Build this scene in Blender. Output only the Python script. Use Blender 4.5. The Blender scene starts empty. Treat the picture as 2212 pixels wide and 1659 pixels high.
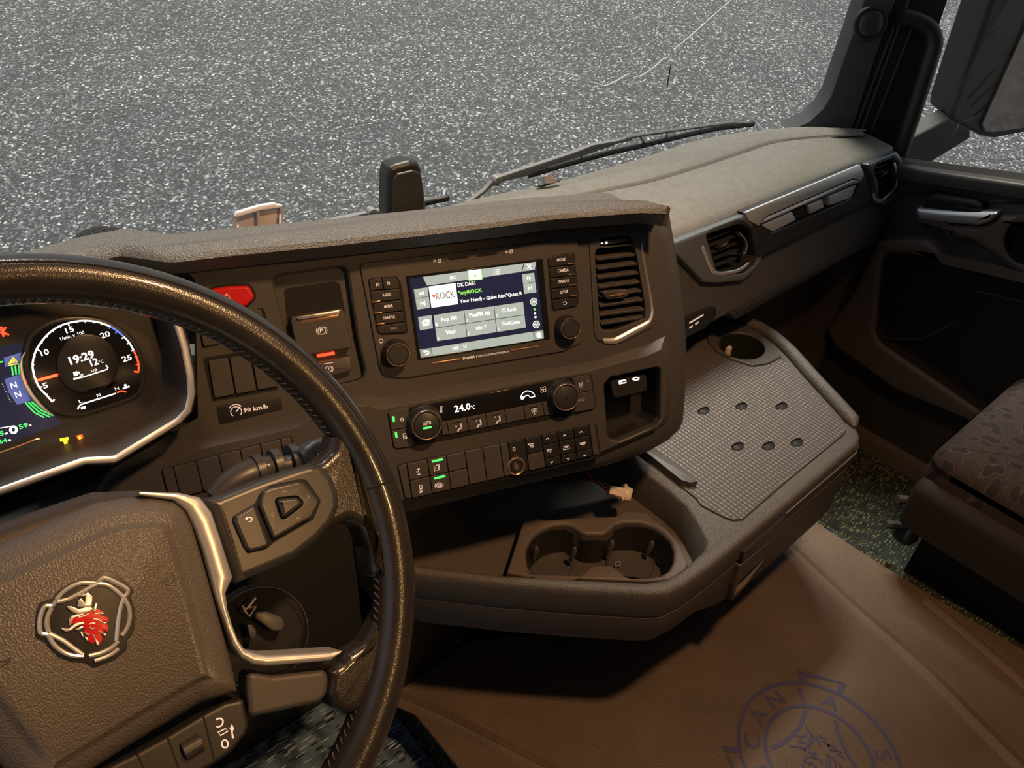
import bpy, math, random
from mathutils import Vector, Matrix
from mathutils.geometry import tessellate_polygon
random.seed(7)
V = Vector
C_ = bpy.context
col = C_.scene.collection
rad = math.radians

# ------------------------------------------------------------------ camera
W_, H_, FPX = 2212.0, 1659.0, 1661.0
CXP, CYP = W_ / 2, H_ / 2
def cam_axes(p, r, y):
    cp, sp, cy, sy, cr, sr = math.cos(p), math.sin(p), math.cos(y), math.sin(y), math.cos(r), math.sin(r)
    U = V((0, cp, sp)); Fh = V((0, sp, -cp)); R = V((1, 0, 0))
    Fw = Fh * cy - R * sy; X = R * cy + Fh * sy
    f = lambda v: V((cr * v.x + sr * v.y, -sr * v.x + cr * v.y, v.z))
    return f(X), f(Fw), f(U)
AX, AF, AU = cam_axes(rad(37.9), rad(3.5), rad(42.3))
CAM = V((0, 0, 1.25))
MW = Matrix((AX, AF, AU))                      # camera space -> cab space
cd = bpy.data.cameras.new('camera'); cd.sensor_width = 36.0; cd.lens = FPX / W_ * 36.0
cd.clip_start = 0.02; cd.clip_end = 300
cam = bpy.data.objects.new('camera', cd); col.objects.link(cam)
cam.matrix_world = Matrix.Translation(CAM) @ MW.to_4x4()
C_.scene.camera = cam
def ray(px, py):
    v = MW @ V((px - CXP, CYP - py, -FPX)); return v.normalized()

# ------------------------------------------------------------------ light
sc = C_.scene
sc.view_settings.view_transform = 'Standard'; sc.view_settings.look = 'None'
sc.view_settings.gamma = 1.0; sc.view_settings.exposure = 0.0; sc.view_settings.use_curve_mapping = False
wd = bpy.data.worlds.new('dusk_sky'); sc.world = wd; wd.use_nodes = True
nt = wd.node_tree; bg = nt.nodes['Background']
tc = nt.nodes.new('ShaderNodeTexCoord'); sx = nt.nodes.new('ShaderNodeSeparateXYZ'); cr_ = nt.nodes.new('ShaderNodeValToRGB')
nt.links.new(tc.outputs['Generated'], sx.inputs[0]); nt.links.new(sx.outputs['Z'], cr_.inputs[0])
cr_.color_ramp.elements[0].color = (.50, .47, .40, 1); cr_.color_ramp.elements[0].position = 0.0
cr_.color_ramp.elements[1].color = (.40, .46, .56, 1); cr_.color_ramp.elements[1].position = 0.6
nt.links.new(cr_.outputs[0], bg.inputs[0]); bg.inputs[1].default_value = 0.85
def lamp(name, kind, loc, energy, color, size=.1, target=None, **kw):
    l = bpy.data.lights.new(name, kind); l.energy = energy; l.color = color
    if kind == 'AREA': l.shape = 'DISK'; l.size = size
    elif kind == 'SUN': l.angle = size
    else: l.shadow_soft_size = size
    for k, v in kw.items(): setattr(l, k, v)
    o = bpy.data.objects.new(name, l); col.objects.link(o); o.location = loc
    if target is not None: o.rotation_euler = (V(target) - V(loc)).to_track_quat('-Z', 'Y').to_euler()
    return o
# yard floodlight high in front of the truck, and the warm reading lamp in the cab roof
lamp('floodlight', 'SUN', (2.6, 3.9, 10.0), 4.6, (1.0, .93, .78), rad(16), (.6, .6, .8))
LAMP = V((.54, -.02, 1.93)); LAMP2 = V((.53, -1.08, 1.80))
lamp('reading_lamp_light', 'SPOT', LAMP - V((0, 0, .03)), 57, (1.0, .55, .25), .05, (.40, .24, .3), spot_size=rad(86), spot_blend=.75)
lamp('hub_highlight_light', 'SPOT', LAMP2 + V((0, .03, 0)), 32, (1.0, .54, .20), .05, (.04, .40, .85), spot_size=rad(34), spot_blend=.8)  # added narrow spot, unseen, for amber highlights on wheel hub and silver band

# ------------------------------------------------------------------ materials
MATS = {}
def mat(name, color, rough=.5, metal=0., bump=None, spec=.5, emit=None, estr=1., coat=0., colvar=None, trans=0., alpha=1.):
    m = bpy.data.materials.new(name); m.use_nodes = True; n = m.node_tree.nodes; l = m.node_tree.links
    b = n['Principled BSDF']
    b.inputs['Base Color'].default_value = (*color, 1); b.inputs['Roughness'].default_value = rough
    b.inputs['Metallic'].default_value = metal; b.inputs['Specular IOR Level'].default_value = spec
    b.inputs['Coat Weight'].default_value = coat; b.inputs['Transmission Weight'].default_value = trans
    b.inputs['Alpha'].default_value = alpha
    if emit: b.inputs['Emission Color'].default_value = (*emit, 1); b.inputs['Emission Strength'].default_value = estr
    tcn = None
    if bump or colvar: tcn = n.new('ShaderNodeTexCoord')
    if bump:
        kind, scale, strength, dist = bump
        if kind == 'voronoi':
            t = n.new('ShaderNodeTexVoronoi'); t.inputs['Scale'].default_value = scale; out = t.outputs['Distance']
        elif kind == 'hex':
            t = n.new('ShaderNodeTexVoronoi'); t.inputs['Scale'].default_value = scale; t.inputs['Randomness'].default_value = .12; t.voronoi_dimensions = '2D'; out = t.outputs['Distance']
        else:
            t = n.new('ShaderNodeTexNoise'); t.inputs['Scale'].default_value = scale; t.inputs['Detail'].default_value = 3; out = t.outputs['Fac']
        l.new(tcn.outputs['Object'], t.inputs['Vector'])
        bp = n.new('ShaderNodeBump'); bp.inputs['Strength'].default_value = strength; bp.inputs['Distance'].default_value = dist
        l.new(out, bp.inputs['Height']); l.new(bp.outputs[0], b.inputs['Normal'])
    if colvar:
        scale, c2 = colvar
        t = n.new('ShaderNodeTexNoise'); t.inputs['Scale'].default_value = scale; t.inputs['Detail'].default_value = 5
        l.new(tcn.outputs['Object'], t.inputs['Vector'])
        r = n.new('ShaderNodeValToRGB'); r.color_ramp.elements[0].position = .35; r.color_ramp.elements[1].position = .68
        r.color_ramp.elements[0].color = (*color, 1); r.color_ramp.elements[1].color = (*c2, 1)
        l.new(t.outputs['Fac'], r.inputs[0]); l.new(r.outputs[0], b.inputs['Base Color'])
    MATS[name] = m; return m
mat('plastic', (.062, .057, .055), .46, bump=('noise', 900, .25, .0006))
mat('plastic_grain', (.090, .083, .077), .50, bump=('voronoi', 620, .55, .0012))
mat('plastic_taupe', (.115, .092, .080), .55, bump=('noise', 700, .3, .0006))
mat('dash_top', (.175, .162, .142), .48, bump=('voronoi', 480, .35, .0010), colvar=(70, (.205, .190, .165)))
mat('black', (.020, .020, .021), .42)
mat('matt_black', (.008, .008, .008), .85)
mat('gloss_black', (.012, .012, .014), .12)
mat('satin_black', (.035, .035, .036), .36)
mat('leather_rim', (.021, .019, .0185), .26, coat=.3, bump=('voronoi', 900, .15, .0006), colvar=(35, (.030, .026, .024)))
mat('airbag_leather', (.105, .094, .086), .40, bump=('voronoi', 800, .5, .0008))
mat('chrome', (.88, .88, .88), .30, .70)
mat('silver', (.66, .67, .69), .33, .65)
mat('steel_face', (.60, .64, .67), .32, .30)
mat('plate_blue', (.17, .19, .205), .32, .3)
mat('smoke_panel', (.10, .11, .12), .25, .5)
mat('rubber_mat', (.088, .077, .072), .46, bump=('hex', 140, .7, .0028))
mat('tray_floor', (.085, .070, .060), .6, bump=('hex', 170, .5, .0012))
mat('mat_leather', (.090, .060, .041), .58, bump=('noise', 240, .5, .002), colvar=(9, (.120, .081, .055)))
mat('blue_print', (.052, .050, .110), .7)
mat('stitch', (.11, .10, .095), .6)
mat('needle_red', (.9, .05, .02), .5, emit=(1., .05, .015), estr=6.)
mat('frosted', (.78, .78, .82), .4)
mat('mesh_black', (.018, .018, .02), .7, bump=('voronoi', 420, 1., .004))
mat('red', (.60, .010, .012), .35)
mat('icon', (.62, .52, .46), .5, emit=(1., .78, .62), estr=.5)
mat('icon_dim', (.30, .26, .23), .5, emit=(1., .7, .5), estr=.05)
mat('led_white', (.8, .8, .8), .5, emit=(.95, .97, 1.), estr=1.3)
mat('led_green', (.1, .8, .2), .5, emit=(.05, 1., .14), estr=1.3)
mat('led_red', (.9, .05, .02), .5, emit=(1., .06, .02), estr=2.2)
mat('led_yellow', (.9, .8, .05), .5, emit=(.85, .72, .02), estr=1.)
mat('led_blue', (.1, .2, .9), .5, emit=(.10, .22, 1.), estr=1.)
mat('scr_navy', (.01, .012, .03), .2, emit=(.011, .013, .034), estr=1.)
mat('scr_grey', (.1, .1, .1), .2, emit=(.40, .46, .41), estr=1.)
mat('scr_tile', (.1, .1, .1), .2, emit=(.30, .34, .29), estr=1.)
mat('scr_white', (.1, .1, .1), .2, emit=(1., 1., .93), estr=1.15)
mat('scr_green', (.1, .1, .1), .2, emit=(.30, 1., .12), estr=1.)
mat('scr_brown', (.1, .05, .03), .3, emit=(.06, .035, .03), estr=1.)
mat('scr_line', (.02, .02, .02), .3, emit=(.03, .04, .04), estr=1.)
mat('scr_blue', (.1, .1, .2), .2, emit=(.075, .12, .36), estr=1.)
mat('gold_ring', (.75, .45, .28), .28, .9)
mat('pink_plastic', (.52, .47, .49), .35, alpha=.80)
mat('nylon', (.66, .55, .45), .45)
mat('grey_clear', (.055, .055, .06), .38)
mat('seat_black', (.018, .014, .014), .8, bump=('noise', 500, .4, .001))
mat('wiper_metal', (.24, .24, .245), .42)
mat('crack', (.95, .96, .97), .35)
mat('pillar', (.046, .052, .058), .62, bump=('noise', 800, .25, .0006))
mat('red_wire', (.45, .02, .02), .4)
mat('door_trim', (.060, .052, .048), .55, bump=('noise', 700, .3, .0008))
mat('headliner', (.33, .29, .25), .9)
mat('lens', (.8, .6, .4), .4, emit=(1., .62, .32), estr=6.)
def node_mat(name):
    m = bpy.data.materials.new(name); m.use_nodes = True; MATS[name] = m
    return m, m.node_tree.nodes, m.node_tree.links, m.node_tree.nodes['Principled BSDF']
def ramp(n, stops, interp='LINEAR'):
    r = n.new('ShaderNodeValToRGB'); r.color_ramp.interpolation = interp
    e = r.color_ramp.elements
    while len(e) < len(stops): e.new(.5)
    for k, (p, c) in enumerate(stops): e[k].position = p; e[k].color = (*c, 1)
    return r
def asphalt():
    m, n, l, b = node_mat('asphalt'); t = n.new('ShaderNodeTexCoord')
    v = n.new('ShaderNodeTexVoronoi'); v.inputs['Scale'].default_value = 70; l.new(t.outputs['Object'], v.inputs['Vector'])
    w = n.new('ShaderNodeTexNoise'); w.inputs['Scale'].default_value = 85; w.inputs['Detail'].default_value = 4; w.inputs['Roughness'].default_value = .75
    l.new(t.outputs['Object'], w.inputs['Vector'])
    big = n.new('ShaderNodeTexNoise'); big.inputs['Scale'].default_value = 1.1; big.inputs['Detail'].default_value = 2; l.new(t.outputs['Object'], big.inputs['Vector'])
    sep = n.new('ShaderNodeSeparateColor'); l.new(v.outputs['Color'], sep.inputs[0])
    r1 = ramp(n, [(0, (.022, .0245, .028)), (.40, (.044, .048, .054)), (.70, (.088, .093, .101)), (.90, (.195, .205, .22)), (1, (.60, .62, .65))]); l.new(sep.outputs[0], r1.inputs[0])
    r2 = ramp(n, [(.36, (.42, .42, .42)), (.64, (1.65, 1.65, 1.65))]); l.new(w.outputs['Fac'], r2.inputs[0])
    r3 = ramp(n, [(.3, (.82, .82, .84)), (.7, (1.12, 1.12, 1.10))]); l.new(big.outputs['Fac'], r3.inputs[0])
    a = n.new('ShaderNodeMix'); a.data_type = 'RGBA'; a.blend_type = 'MULTIPLY'; a.inputs['Factor'].default_value = 1
    l.new(r1.outputs[0], a.inputs['A']); l.new(r2.outputs[0], a.inputs['B'])
    c = n.new('ShaderNodeMix'); c.data_type = 'RGBA'; c.blend_type = 'MULTIPLY'; c.inputs['Factor'].default_value = 1
    l.new(a.outputs['Result'], c.inputs['A']); l.new(r3.outputs[0], c.inputs['B'])
    l.new(c.outputs['Result'], b.inputs['Base Color']); b.inputs['Roughness'].default_value = .62
    bp = n.new('ShaderNodeBump'); bp.inputs['Strength'].default_value = .6; bp.inputs['Distance'].default_value = .01
    l.new(w.outputs['Fac'], bp.inputs['Height']); l.new(bp.outputs[0], b.inputs['Normal'])
asphalt()
def strokes_mat(name, base, mid, hi, scale, rough=.85, thr=.11):
    # printed carpet: short crossing strokes on a dark blotchy ground
    m, n, l, b = node_mat(name); t = n.new('ShaderNodeTexCoord')
    no = n.new('ShaderNodeTexNoise'); no.inputs['Scale'].default_value = scale * 1.2; no.inputs['Detail'].default_value = 3; l.new(t.outputs['Object'], no.inputs['Vector'])
    base_r = ramp(n, [(.38, base), (.60, mid)]); l.new(no.outputs['Fac'], base_r.inputs[0]); prev = base_r.outputs[0]
    for k, (ang, sx_, colr) in enumerate([(.5, 6.2, hi), (2.1, 5.0, (0, 0, 0)), (1.3, 5.7, hi), (2.8, 6.3, (.002, .001, .001)), (2.45, 6.5, hi)]):
        mp = n.new('ShaderNodeMapping'); mp.inputs['Rotation'].default_value = (0, 0, ang); mp.inputs['Location'].default_value = (k * 3.7, k * 1.3, 0)
        mp.inputs['Scale'].default_value = (scale, scale * sx_, scale)
        v = n.new('ShaderNodeTexVoronoi'); v.inputs['Scale'].default_value = 1.; l.new(t.outputs['Object'], mp.inputs[0]); l.new(mp.outputs[0], v.inputs['Vector'])
        r = ramp(n, [(thr * 1.6, (1, 1, 1)), (thr * 2.1, (0, 0, 0))]); l.new(v.outputs['Distance'], r.inputs[0])
        sep = n.new('ShaderNodeSeparateColor'); l.new(v.outputs['Color'], sep.inputs[0])
        mt = n.new('ShaderNodeMath'); mt.operation = 'GREATER_THAN'; mt.inputs[1].default_value = .35; l.new(sep.outputs[0], mt.inputs[0])
        mu = n.new('ShaderNodeMath'); mu.operation = 'MULTIPLY'; l.new(r.outputs[0], mu.inputs[0]); l.new(mt.outputs[0], mu.inputs[1])
        mx = n.new('ShaderNodeMix'); mx.data_type = 'RGBA'; l.new(mu.outputs[0], mx.inputs['Factor']); l.new(prev, mx.inputs['A']); mx.inputs['B'].default_value = (*colr, 1)
        prev = mx.outputs['Result']
    l.new(prev, b.inputs['Base Color']); b.inputs['Roughness'].default_value = rough
    bp = n.new('ShaderNodeBump'); bp.inputs['Strength'].default_value = .7; bp.inputs['Distance'].default_value = .004
    l.new(no.outputs['Fac'], bp.inputs['Height']); l.new(bp.outputs[0], b.inputs['Normal'])
strokes_mat('carpet', (.008, .010, .009), (.024, .030, .024), (.17, .19, .075), 40, thr=.13)
strokes_mat('carpet_blue', (.040, .065, .105), (.13, .20, .29), (.34, .50, .56), 26, thr=.12)
def seat_fabric():
    m, n, l, b = node_mat('seat_fabric'); t = n.new('ShaderNodeTexCoord')
    v = n.new('ShaderNodeTexVoronoi'); v.inputs['Scale'].default_value = 34; v.feature = 'SMOOTH_F1'; v.inputs['Smoothness'].default_value = .35; v.voronoi_dimensions = '2D'
    no = n.new('ShaderNodeTexNoise'); no.inputs['Scale'].default_value = 14; no.inputs['Detail'].default_value = 1
    ad = n.new('ShaderNodeVectorMath'); ad.operation = 'MULTIPLY_ADD'; ad.inputs[1].default_value = (.06, .06, .06)
    l.new(t.outputs['Object'], no.inputs['Vector']); l.new(no.outputs['Color'], ad.inputs[0]); l.new(t.outputs['Object'], ad.inputs[2]); l.new(ad.outputs[0], v.inputs['Vector'])
    r = ramp(n, [(.0, (.016, .010, .010)), (.27, (.018, .011, .010)), (.30, (.080, .055, .046)), (.34, (.034, .022, .019)), (.50, (.037, .024, .021)), (.53, (.065, .045, .038)), (.56, (.035, .023, .020))])
    l.new(v.outputs['Distance'], r.inputs[0]); l.new(r.outputs[0], b.inputs['Base Color']); b.inputs['Roughness'].default_value = .85
seat_fabric()
def glass_mat(name, tint=(1, 1, 1), refl=.05):
    m = bpy.data.materials.new(name); m.use_nodes = True; n = m.node_tree.nodes; l = m.node_tree.links; n.remove(n['Principled BSDF'])
    tr = n.new('ShaderNodeBsdfTransparent'); tr.inputs[0].default_value = (*tint, 1); gl = n.new('ShaderNodeBsdfGlossy'); gl.inputs['Roughness'].default_value = .02
    mx = n.new('ShaderNodeMixShader'); mx.inputs[0].default_value = refl
    l.new(tr.outputs[0], mx.inputs[1]); l.new(gl.outputs[0], mx.inputs[2]); l.new(mx.outputs[0], n['Material Output'].inputs[0]); MATS[name] = m
glass_mat('windscreen_glass', (.96, .98, .97), .02)
glass_mat('mirror_surface', (1, 1, 1), 1.0)
mat('mirror_glass', (.34, .30, .29), .04, 1.)

# ------------------------------------------------------------------ planes
class Pl:
    """A real plane of the cab: origin o, right u, up v, normal n towards the viewer."""
    def __init__(s, o, n, u):
        s.o = V(o); s.n = V(n).normalized(); u = V(u); s.u = (u - s.n * u.dot(s.n)).normalized(); s.v = s.n.cross(s.u)
    def off(s, h): return Pl(s.o + s.n * h, s.n, s.u)
    def at(s, a, b, h=0.): return s.o + s.u * a + s.v * b + s.n * h
    def hit(s, px, py):
        r = ray(px, py); return CAM + r * ((s.o - CAM).dot(s.n) / r.dot(s.n))
    def uv(s, px, py, h=0.):
        q = s.off(h) if h else s
        d = q.hit(px, py) - s.o; return (d.dot(s.u), d.dot(s.v))
    def uvs(s, pts, h=0.): return [s.uv(x, y, h) for x, y in pts]
def Z(pts, ox, oy, k): return [(ox + x / k, oy + y / k) for x, y in pts]
SY, ST = rad(-20.7), rad(26.0)
S_ = V((math.cos(SY), math.sin(SY), 0)); NN_ = V((math.sin(SY), -math.cos(SY), 0))
T_ = V((0, 0, -1)) * math.cos(ST) + NN_ * math.sin(ST)
SN = T_.cross(S_)
PS = Pl((.477, .593, .7645), SN, S_)                                         # centre stack
PF = Pl((1.2, .65, .70), (0, -math.cos(rad(14)), math.sin(rad(14))), (1, 0, 0))   # passenger fascia
PC = Pl((.1, .72, .77), (0, -math.cos(rad(24)), math.sin(rad(24))), (1, 0, 0))    # instruments
PD = Pl((1.62, .5, .5), (-1, 0, 0), (0, -1, 0))                              # passenger door
wt, wp = rad(41.3), rad(4.1)
WN = V((math.sin(wp) * math.cos(wt), -math.cos(wt) * math.cos(wp), math.sin(wt)))
PW = Pl((-.007, .383, .8285), WN, (1, 0, 0))                                 # steering wheel
def PH(z): return Pl((0, 0, z), (0, 0, 1), (1, 0, 0))

# ------------------------------------------------------------------ polygon tools
def area(p): return .5 * sum(p[i][0] * p[(i + 1) % len(p)][1] - p[(i + 1) % len(p)][0] * p[i][1] for i in range(len(p)))
def ccw(p): return list(p) if area(p) > 0 else list(reversed(p))
def rnd(p, r, seg=4):
    """round every corner of a polygon; r is a radius or a list of radii"""
    out = []; n = len(p)
    for i in range(n):
        a, b, c = V(p[i - 1]), V(p[i]), V(p[(i + 1) % n]); ri = r[i] if isinstance(r, (list, tuple)) else r
        d1, d2 = a - b, c - b; l1, l2 = d1.length, d2.length
        if ri <= 0 or l1 < 1e-7 or l2 < 1e-7: out.append((b.x, b.y)); continue
        d1 /= l1; d2 /= l2; ang = d1.angle(d2)
        if ang > 3.05: out.append((b.x, b.y)); continue
        t = min(ri / math.tan(ang / 2), l1 * .48, l2 * .48)
        p0, p2 = b + d1 * t, b + d2 * t
        for k in range(seg + 1):
            s = k / seg; q = p0 * (1 - s) ** 2 + b * 2 * s * (1 - s) + p2 * s * s; out.append((q.x, q.y))
    return out
def inset(p, d):
    """offset inwards by d (CCW polygon); negative grows"""
    n = len(p); out = []
    for i in range(n):
        a, b, c = V(p[i - 1]), V(p[i]), V(p[(i + 1) % n])
        e1, e2 = b - a, c - b
        if e1.length < 1e-9: e1 = e2
        if e2.length < 1e-9: e2 = e1
        e1 = e1.normalized(); e2 = e2.normalized(); n1 = V((-e1.y, e1.x)); n2 = V((-e2.y, e2.x)); m = n1 + n2
        if m.length < 1e-6: m = n1
        m = m.normalized(); k = max(m.dot(n1), .35); q = b + m * (d / k); out.append((q.x, q.y))
    for _ in range(4):                      # collapse edges that turned over
        fl = []
        for i in range(n):
            a, b, c, e = V(p[i]), V(p[(i + 1) % n]), V(out[i]), V(out[(i + 1) % n])
            fl.append((e - c).length > 1e-8 and (e - c).dot(b - a) < 0)
        if not any(fl) or all(fl): break
        i = 0; st = next(k for k in range(n) if not fl[k])
        k = 0
        while k < n:
            i = (st + k) % n
            if not fl[i]: k += 1; continue
            j = 0
            while fl[(i + j) % n] and j < n: j += 1
            def ln(q):                      # offset line of a straight neighbour edge
                A, B = V(p[q % n]), V(p[(q + 1) % n]); t = (B - A).normalized(); return A + V((-t.y, t.x)) * d, t
            (P, t1), (Q, t2) = ln(i - 1), ln(i + j); cr = t1.x * t2.y - t1.y * t2.x
            if abs(cr) > .05: w = Q - P; X = P + t1 * ((w.x * t2.y - w.y * t2.x) / cr)
            else: X = (V(out[i]) + V(out[(i + j) % n])) / 2
            if (X - V(p[i])).length > abs(d) * 6 + .004: X = (V(out[i]) + V(out[(i + j) % n])) / 2
            for q in range(j + 1): out[(i + q) % n] = (X.x, X.y)
            k += j + 1
    return out
def circ(cx, cy, r, n=32, ry=None, a0=0.): return [(cx + r * math.cos(a0 + 2 * math.pi * i / n), cy + (ry or r) * math.sin(a0 + 2 * math.pi * i / n)) for i in range(n)]
def spline(pts, n=6, closed=False):
    """Catmull-Rom through points of any dimension"""
    P = [V(p) for p in pts]; m = len(P); out = []
    rng = range(m) if closed else range(m - 1)
    for i in rng:
        p1, p2 = P[i], P[(i + 1) % m]
        p0 = P[i - 1] if (i > 0 or closed) else p1 * 2 - p2
        p3 = P[(i + 2) % m] if (i + 2 < m or closed) else p2 * 2 - p1
        for k in range(n):
            t = k / n; out.append(.5 * ((2 * p1) + (p2 - p0) * t + (2 * p0 - 5 * p1 + 4 * p2 - p3) * t * t + (3 * p1 - p0 - 3 * p2 + p3) * t ** 3))
    if not closed: out.append(P[-1])
    return out

# ------------------------------------------------------------------ mesh builder
class MB:
    def __init__(s): s.v = []; s.f = []; s.m = []; s.mats = []
    def mi(s, m):
        if m not in s.mats: s.mats.append(m)
        return s.mats.index(m)
    def face(s, idx, m): s.f.append(idx); s.m.append(s.mi(m))
    def ring(s, pts): k = len(s.v); s.v += [V(p) for p in pts]; return list(range(k, k + len(pts)))
    def bridge(s, a, b, m, closed=True, flip=False):
        n = len(a)
        for i in range(n if closed else n - 1):
            j = (i + 1) % n; q = (a[i], a[j], b[j], b[i]); s.face(q[::-1] if flip else q, m)
    def cap(s, rings, pl, m, up=True):
        """fill a planar region: first ring outer, others holes"""
        pts = [[V((q.dot(pl.u), q.dot(pl.v), 0)) for q in (s.v[i] for i in r)] for r in rings]
        flat = [i for r in rings for i in r]; fl = [p for r in pts for p in r]
        if len(rings) == 1:
            r = rings[0]; a = area([(p.x, p.y) for p in pts[0]])
            s.face(tuple(r if (a > 0) == up else r[::-1]), m); return
        for t in tessellate_polygon(pts):
            a, b, c = (fl[k] for k in t); ar = (b - a).cross(c - a).z
            if abs(ar) < 1e-12: continue
            t = tuple(flat[k] for k in t); s.face(t if (ar > 0) == up else t[::-1], m)
    def prism(s, pl, uv, h0, h1, m, bev=0., seg=2, holes=(), hbev=None, back=True, capm=None):
        uv = ccw(uv); holes = [ccw(h) for h in holes]; hb = bev if hbev is None else hbev
        base = s.ring([pl.at(a, b, h0) for a, b in uv]); prev = base
        steps = [(0., h1 - bev)] + [(bev * (1 - math.cos(math.pi / 2 * k / seg)), h1 - bev + bev * math.sin(math.pi / 2 * k / seg)) for k in range(1, seg + 1)] if bev > 0 else [(0., h1)]
        for d, h in steps:
            r = s.ring([pl.at(a, b, h) for a, b in (inset(uv, d) if d else uv)]); s.bridge(prev, r, m); prev = r
        hr = []; hbase = []
        for ho in holes:
            hbp = s.ring([pl.at(a, b, h0) for a, b in ho]); hbase.append(hbp); hp = hbp
            st = [(0., h1 - hb)] + [(hb * (1 - math.cos(math.pi / 2 * k / seg)), h1 - hb + hb * math.sin(math.pi / 2 * k / seg)) for k in range(1, seg + 1)] if hb > 0 else [(0., h1)]
            for d, h in st:
                r = s.ring([pl.at(a, b, h) for a, b in (inset(ho, -d) if d else ho)]); s.bridge(hp, r, m, flip=True); hp = r
            hr.append(hp)
        s.cap([prev] + hr, pl, capm or m)
        if back: s.cap([base] + hbase, pl, m, up=False)
        return s
    def loft(s, rings, m, closed=True, cap0=False, cap1=False):
        R = [s.ring(r) for r in rings]
        for a, b in zip(R, R[1:]): s.bridge(a, b, m, closed)
        if cap0: s.face(tuple(R[0][::-1]), m)
        if cap1: s.face(tuple(R[-1]), m)
        return s
    def layers(s, pl, outs, m, back=False):
        """outs: list of (uv outline, h); same count; capped on top"""
        R = [s.ring([pl.at(a, b, h) for a, b in uv]) for uv, h in outs]
        for a, b in zip(R, R[1:]): s.bridge(a, b, m)
        s.cap([R[-1]], pl, m)
        if back: s.cap([R[0]], pl, m, up=False)
        return s
    def well(s, pl, uv, h0, h1, m, floor=None, k=1.0):
        """open-topped liner: walls down from h1 to h0 and a floor"""
        uv = ccw(uv); cx = sum(p[0] for p in uv) / len(uv); cy = sum(p[1] for p in uv) / len(uv)
        top = s.ring([pl.at(a, b, h1) for a, b in uv]); bot = s.ring([pl.at(cx + (a - cx) * k, cy + (b - cy) * k, h0) for a, b in uv])
        s.bridge(top, bot, m); s.cap([bot], pl, floor or m); return s
    def tube(s, pts, r, m, n=10, closed=False, caps=True, flat=1., up=None):
        P = [V(p) for p in pts]; k = len(P); rr = r if isinstance(r, (list, tuple)) else [r] * k; rings = []; prev = None
        for i, p in enumerate(P):
            a = P[i - 1] if (i > 0 or closed) else p; b = P[(i + 1) % k] if (i < k - 1 or closed) else p
            t = (b - a).normalized()
            if up is not None: x = V(up) - t * V(up).dot(t)
            elif prev is None: x = t.orthogonal()
            else: x = prev - t * prev.dot(t)
            x.normalize(); prev = x; y = t.cross(x)
            rings.append([p + (x * math.cos(2 * math.pi * j / n) * rr[i] * flat + y * math.sin(2 * math.pi * j / n) * rr[i]) for j in range(n)])
        if closed: rings.append(rings[0])
        return s.loft(rings, m, True, caps and not closed, caps and not closed)
    def lathe(s, pl, cu, cv, prof, m, n=32):
        """profile [(r, h)] turned about the plane normal at (cu, cv)"""
        rings = [s.ring([pl.at(cu + r * math.cos(2 * math.pi * j / n), cv + r * math.sin(2 * math.pi * j / n), h) for j in range(n)]) for r, h in prof]
        for a, b in zip(rings, rings[1:]): s.bridge(a, b, m)
        s.cap([rings[-1]], pl, m); return s
    def line(s, pl, pts, w, h, m, closed=False, th=.0004):
        """raised stroke of width w along uv points"""
        p = [V(q) for q in pts]; k = len(p); L = []; R = []
        for i in range(k):
            a = p[i - 1] if (i > 0 or closed) else p[i]; b = p[(i + 1) % k] if (i < k - 1 or closed) else p[i]
            t = (b - a); t = t.normalized() if t.length > 1e-9 else V((1, 0)); n_ = V((-t.y, t.x)) * (w / 2)
            L.append(p[i] + n_); R.append(p[i] - n_)
        a = s.ring([pl.at(q.x, q.y, h + th) for q in R]); b = s.ring([pl.at(q.x, q.y, h + th) for q in L])
        s.bridge(a, b, m, closed); return s
    def strokes(s, pl, polys, w, h, m, hz=None):
        for q in polys: s.line(pl, pl.uvs(q, h if hz is None else hz), w, h, m)
        return s
    def quad(s, pl, px, h, m, th=.0004):
        uv = ccw(pl.uvs(px, h)); s.cap([s.ring([pl.at(a, b, h + th) for a, b in uv])], pl, m); return s
    def text(s, pl, txt, a, b, cap, h, m, th=.0006, bold=0.):
        """lettering whose baseline runs from pixel a to pixel b of the plane; cap height in pixels"""
        A = V(pl.uv(*a, h)); B = V(pl.uv(*b, h)); A2 = V(pl.uv(a[0], a[1] - cap, h)); d = (B - A); L = d.length; d.normalize(); up = V((-d.y, d.x))
        ch = abs((A2 - A).dot(up)) or .003
        cu = bpy.data.curves.new('t', 'FONT'); cu.body = txt; cu.resolution_u = 2; cu.offset = bold
        o = bpy.data.objects.new('t', cu); me = o.to_mesh()
        if me is None or not me.vertices: return s
        xs = [v.co.x for v in me.vertices]; x0, x1 = min(xs), max(xs); sx = L / (x1 - x0); sy = ch / .70
        k = s.ring([pl.at(A.x + d.x * (v.co.x - x0) * sx + up.x * v.co.y * sy, A.y + d.y * (v.co.x - x0) * sx + up.y * v.co.y * sy, h + th) for v in me.vertices])
        for p in me.polygons: s.face(tuple(k[i] for i in p.vertices), m)
        o.to_mesh_clear(); bpy.data.objects.remove(o); bpy.data.curves.remove(cu); return s
    def build(s, name, parent=None, label=None, smooth=True, angle=35, wn=False):
        me = bpy.data.meshes.new(name)
        lo = V((min(v[i] for v in s.v) for i in range(3))); hi = V((max(v[i] for v in s.v) for i in range(3))); c = (lo + hi) / 2
        me.from_pydata([tuple(v - c) for v in s.v], [], s.f)
        for m in s.mats: me.materials.append(MATS[m])
        me.polygons.foreach_set('material_index', s.m)
        me.polygons.foreach_set('use_smooth', [smooth] * len(s.f)); me.update()
        if smooth: me.set_sharp_from_angle(angle=rad(angle))
        o = bpy.data.objects.new(name, me); col.objects.link(o)
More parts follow.
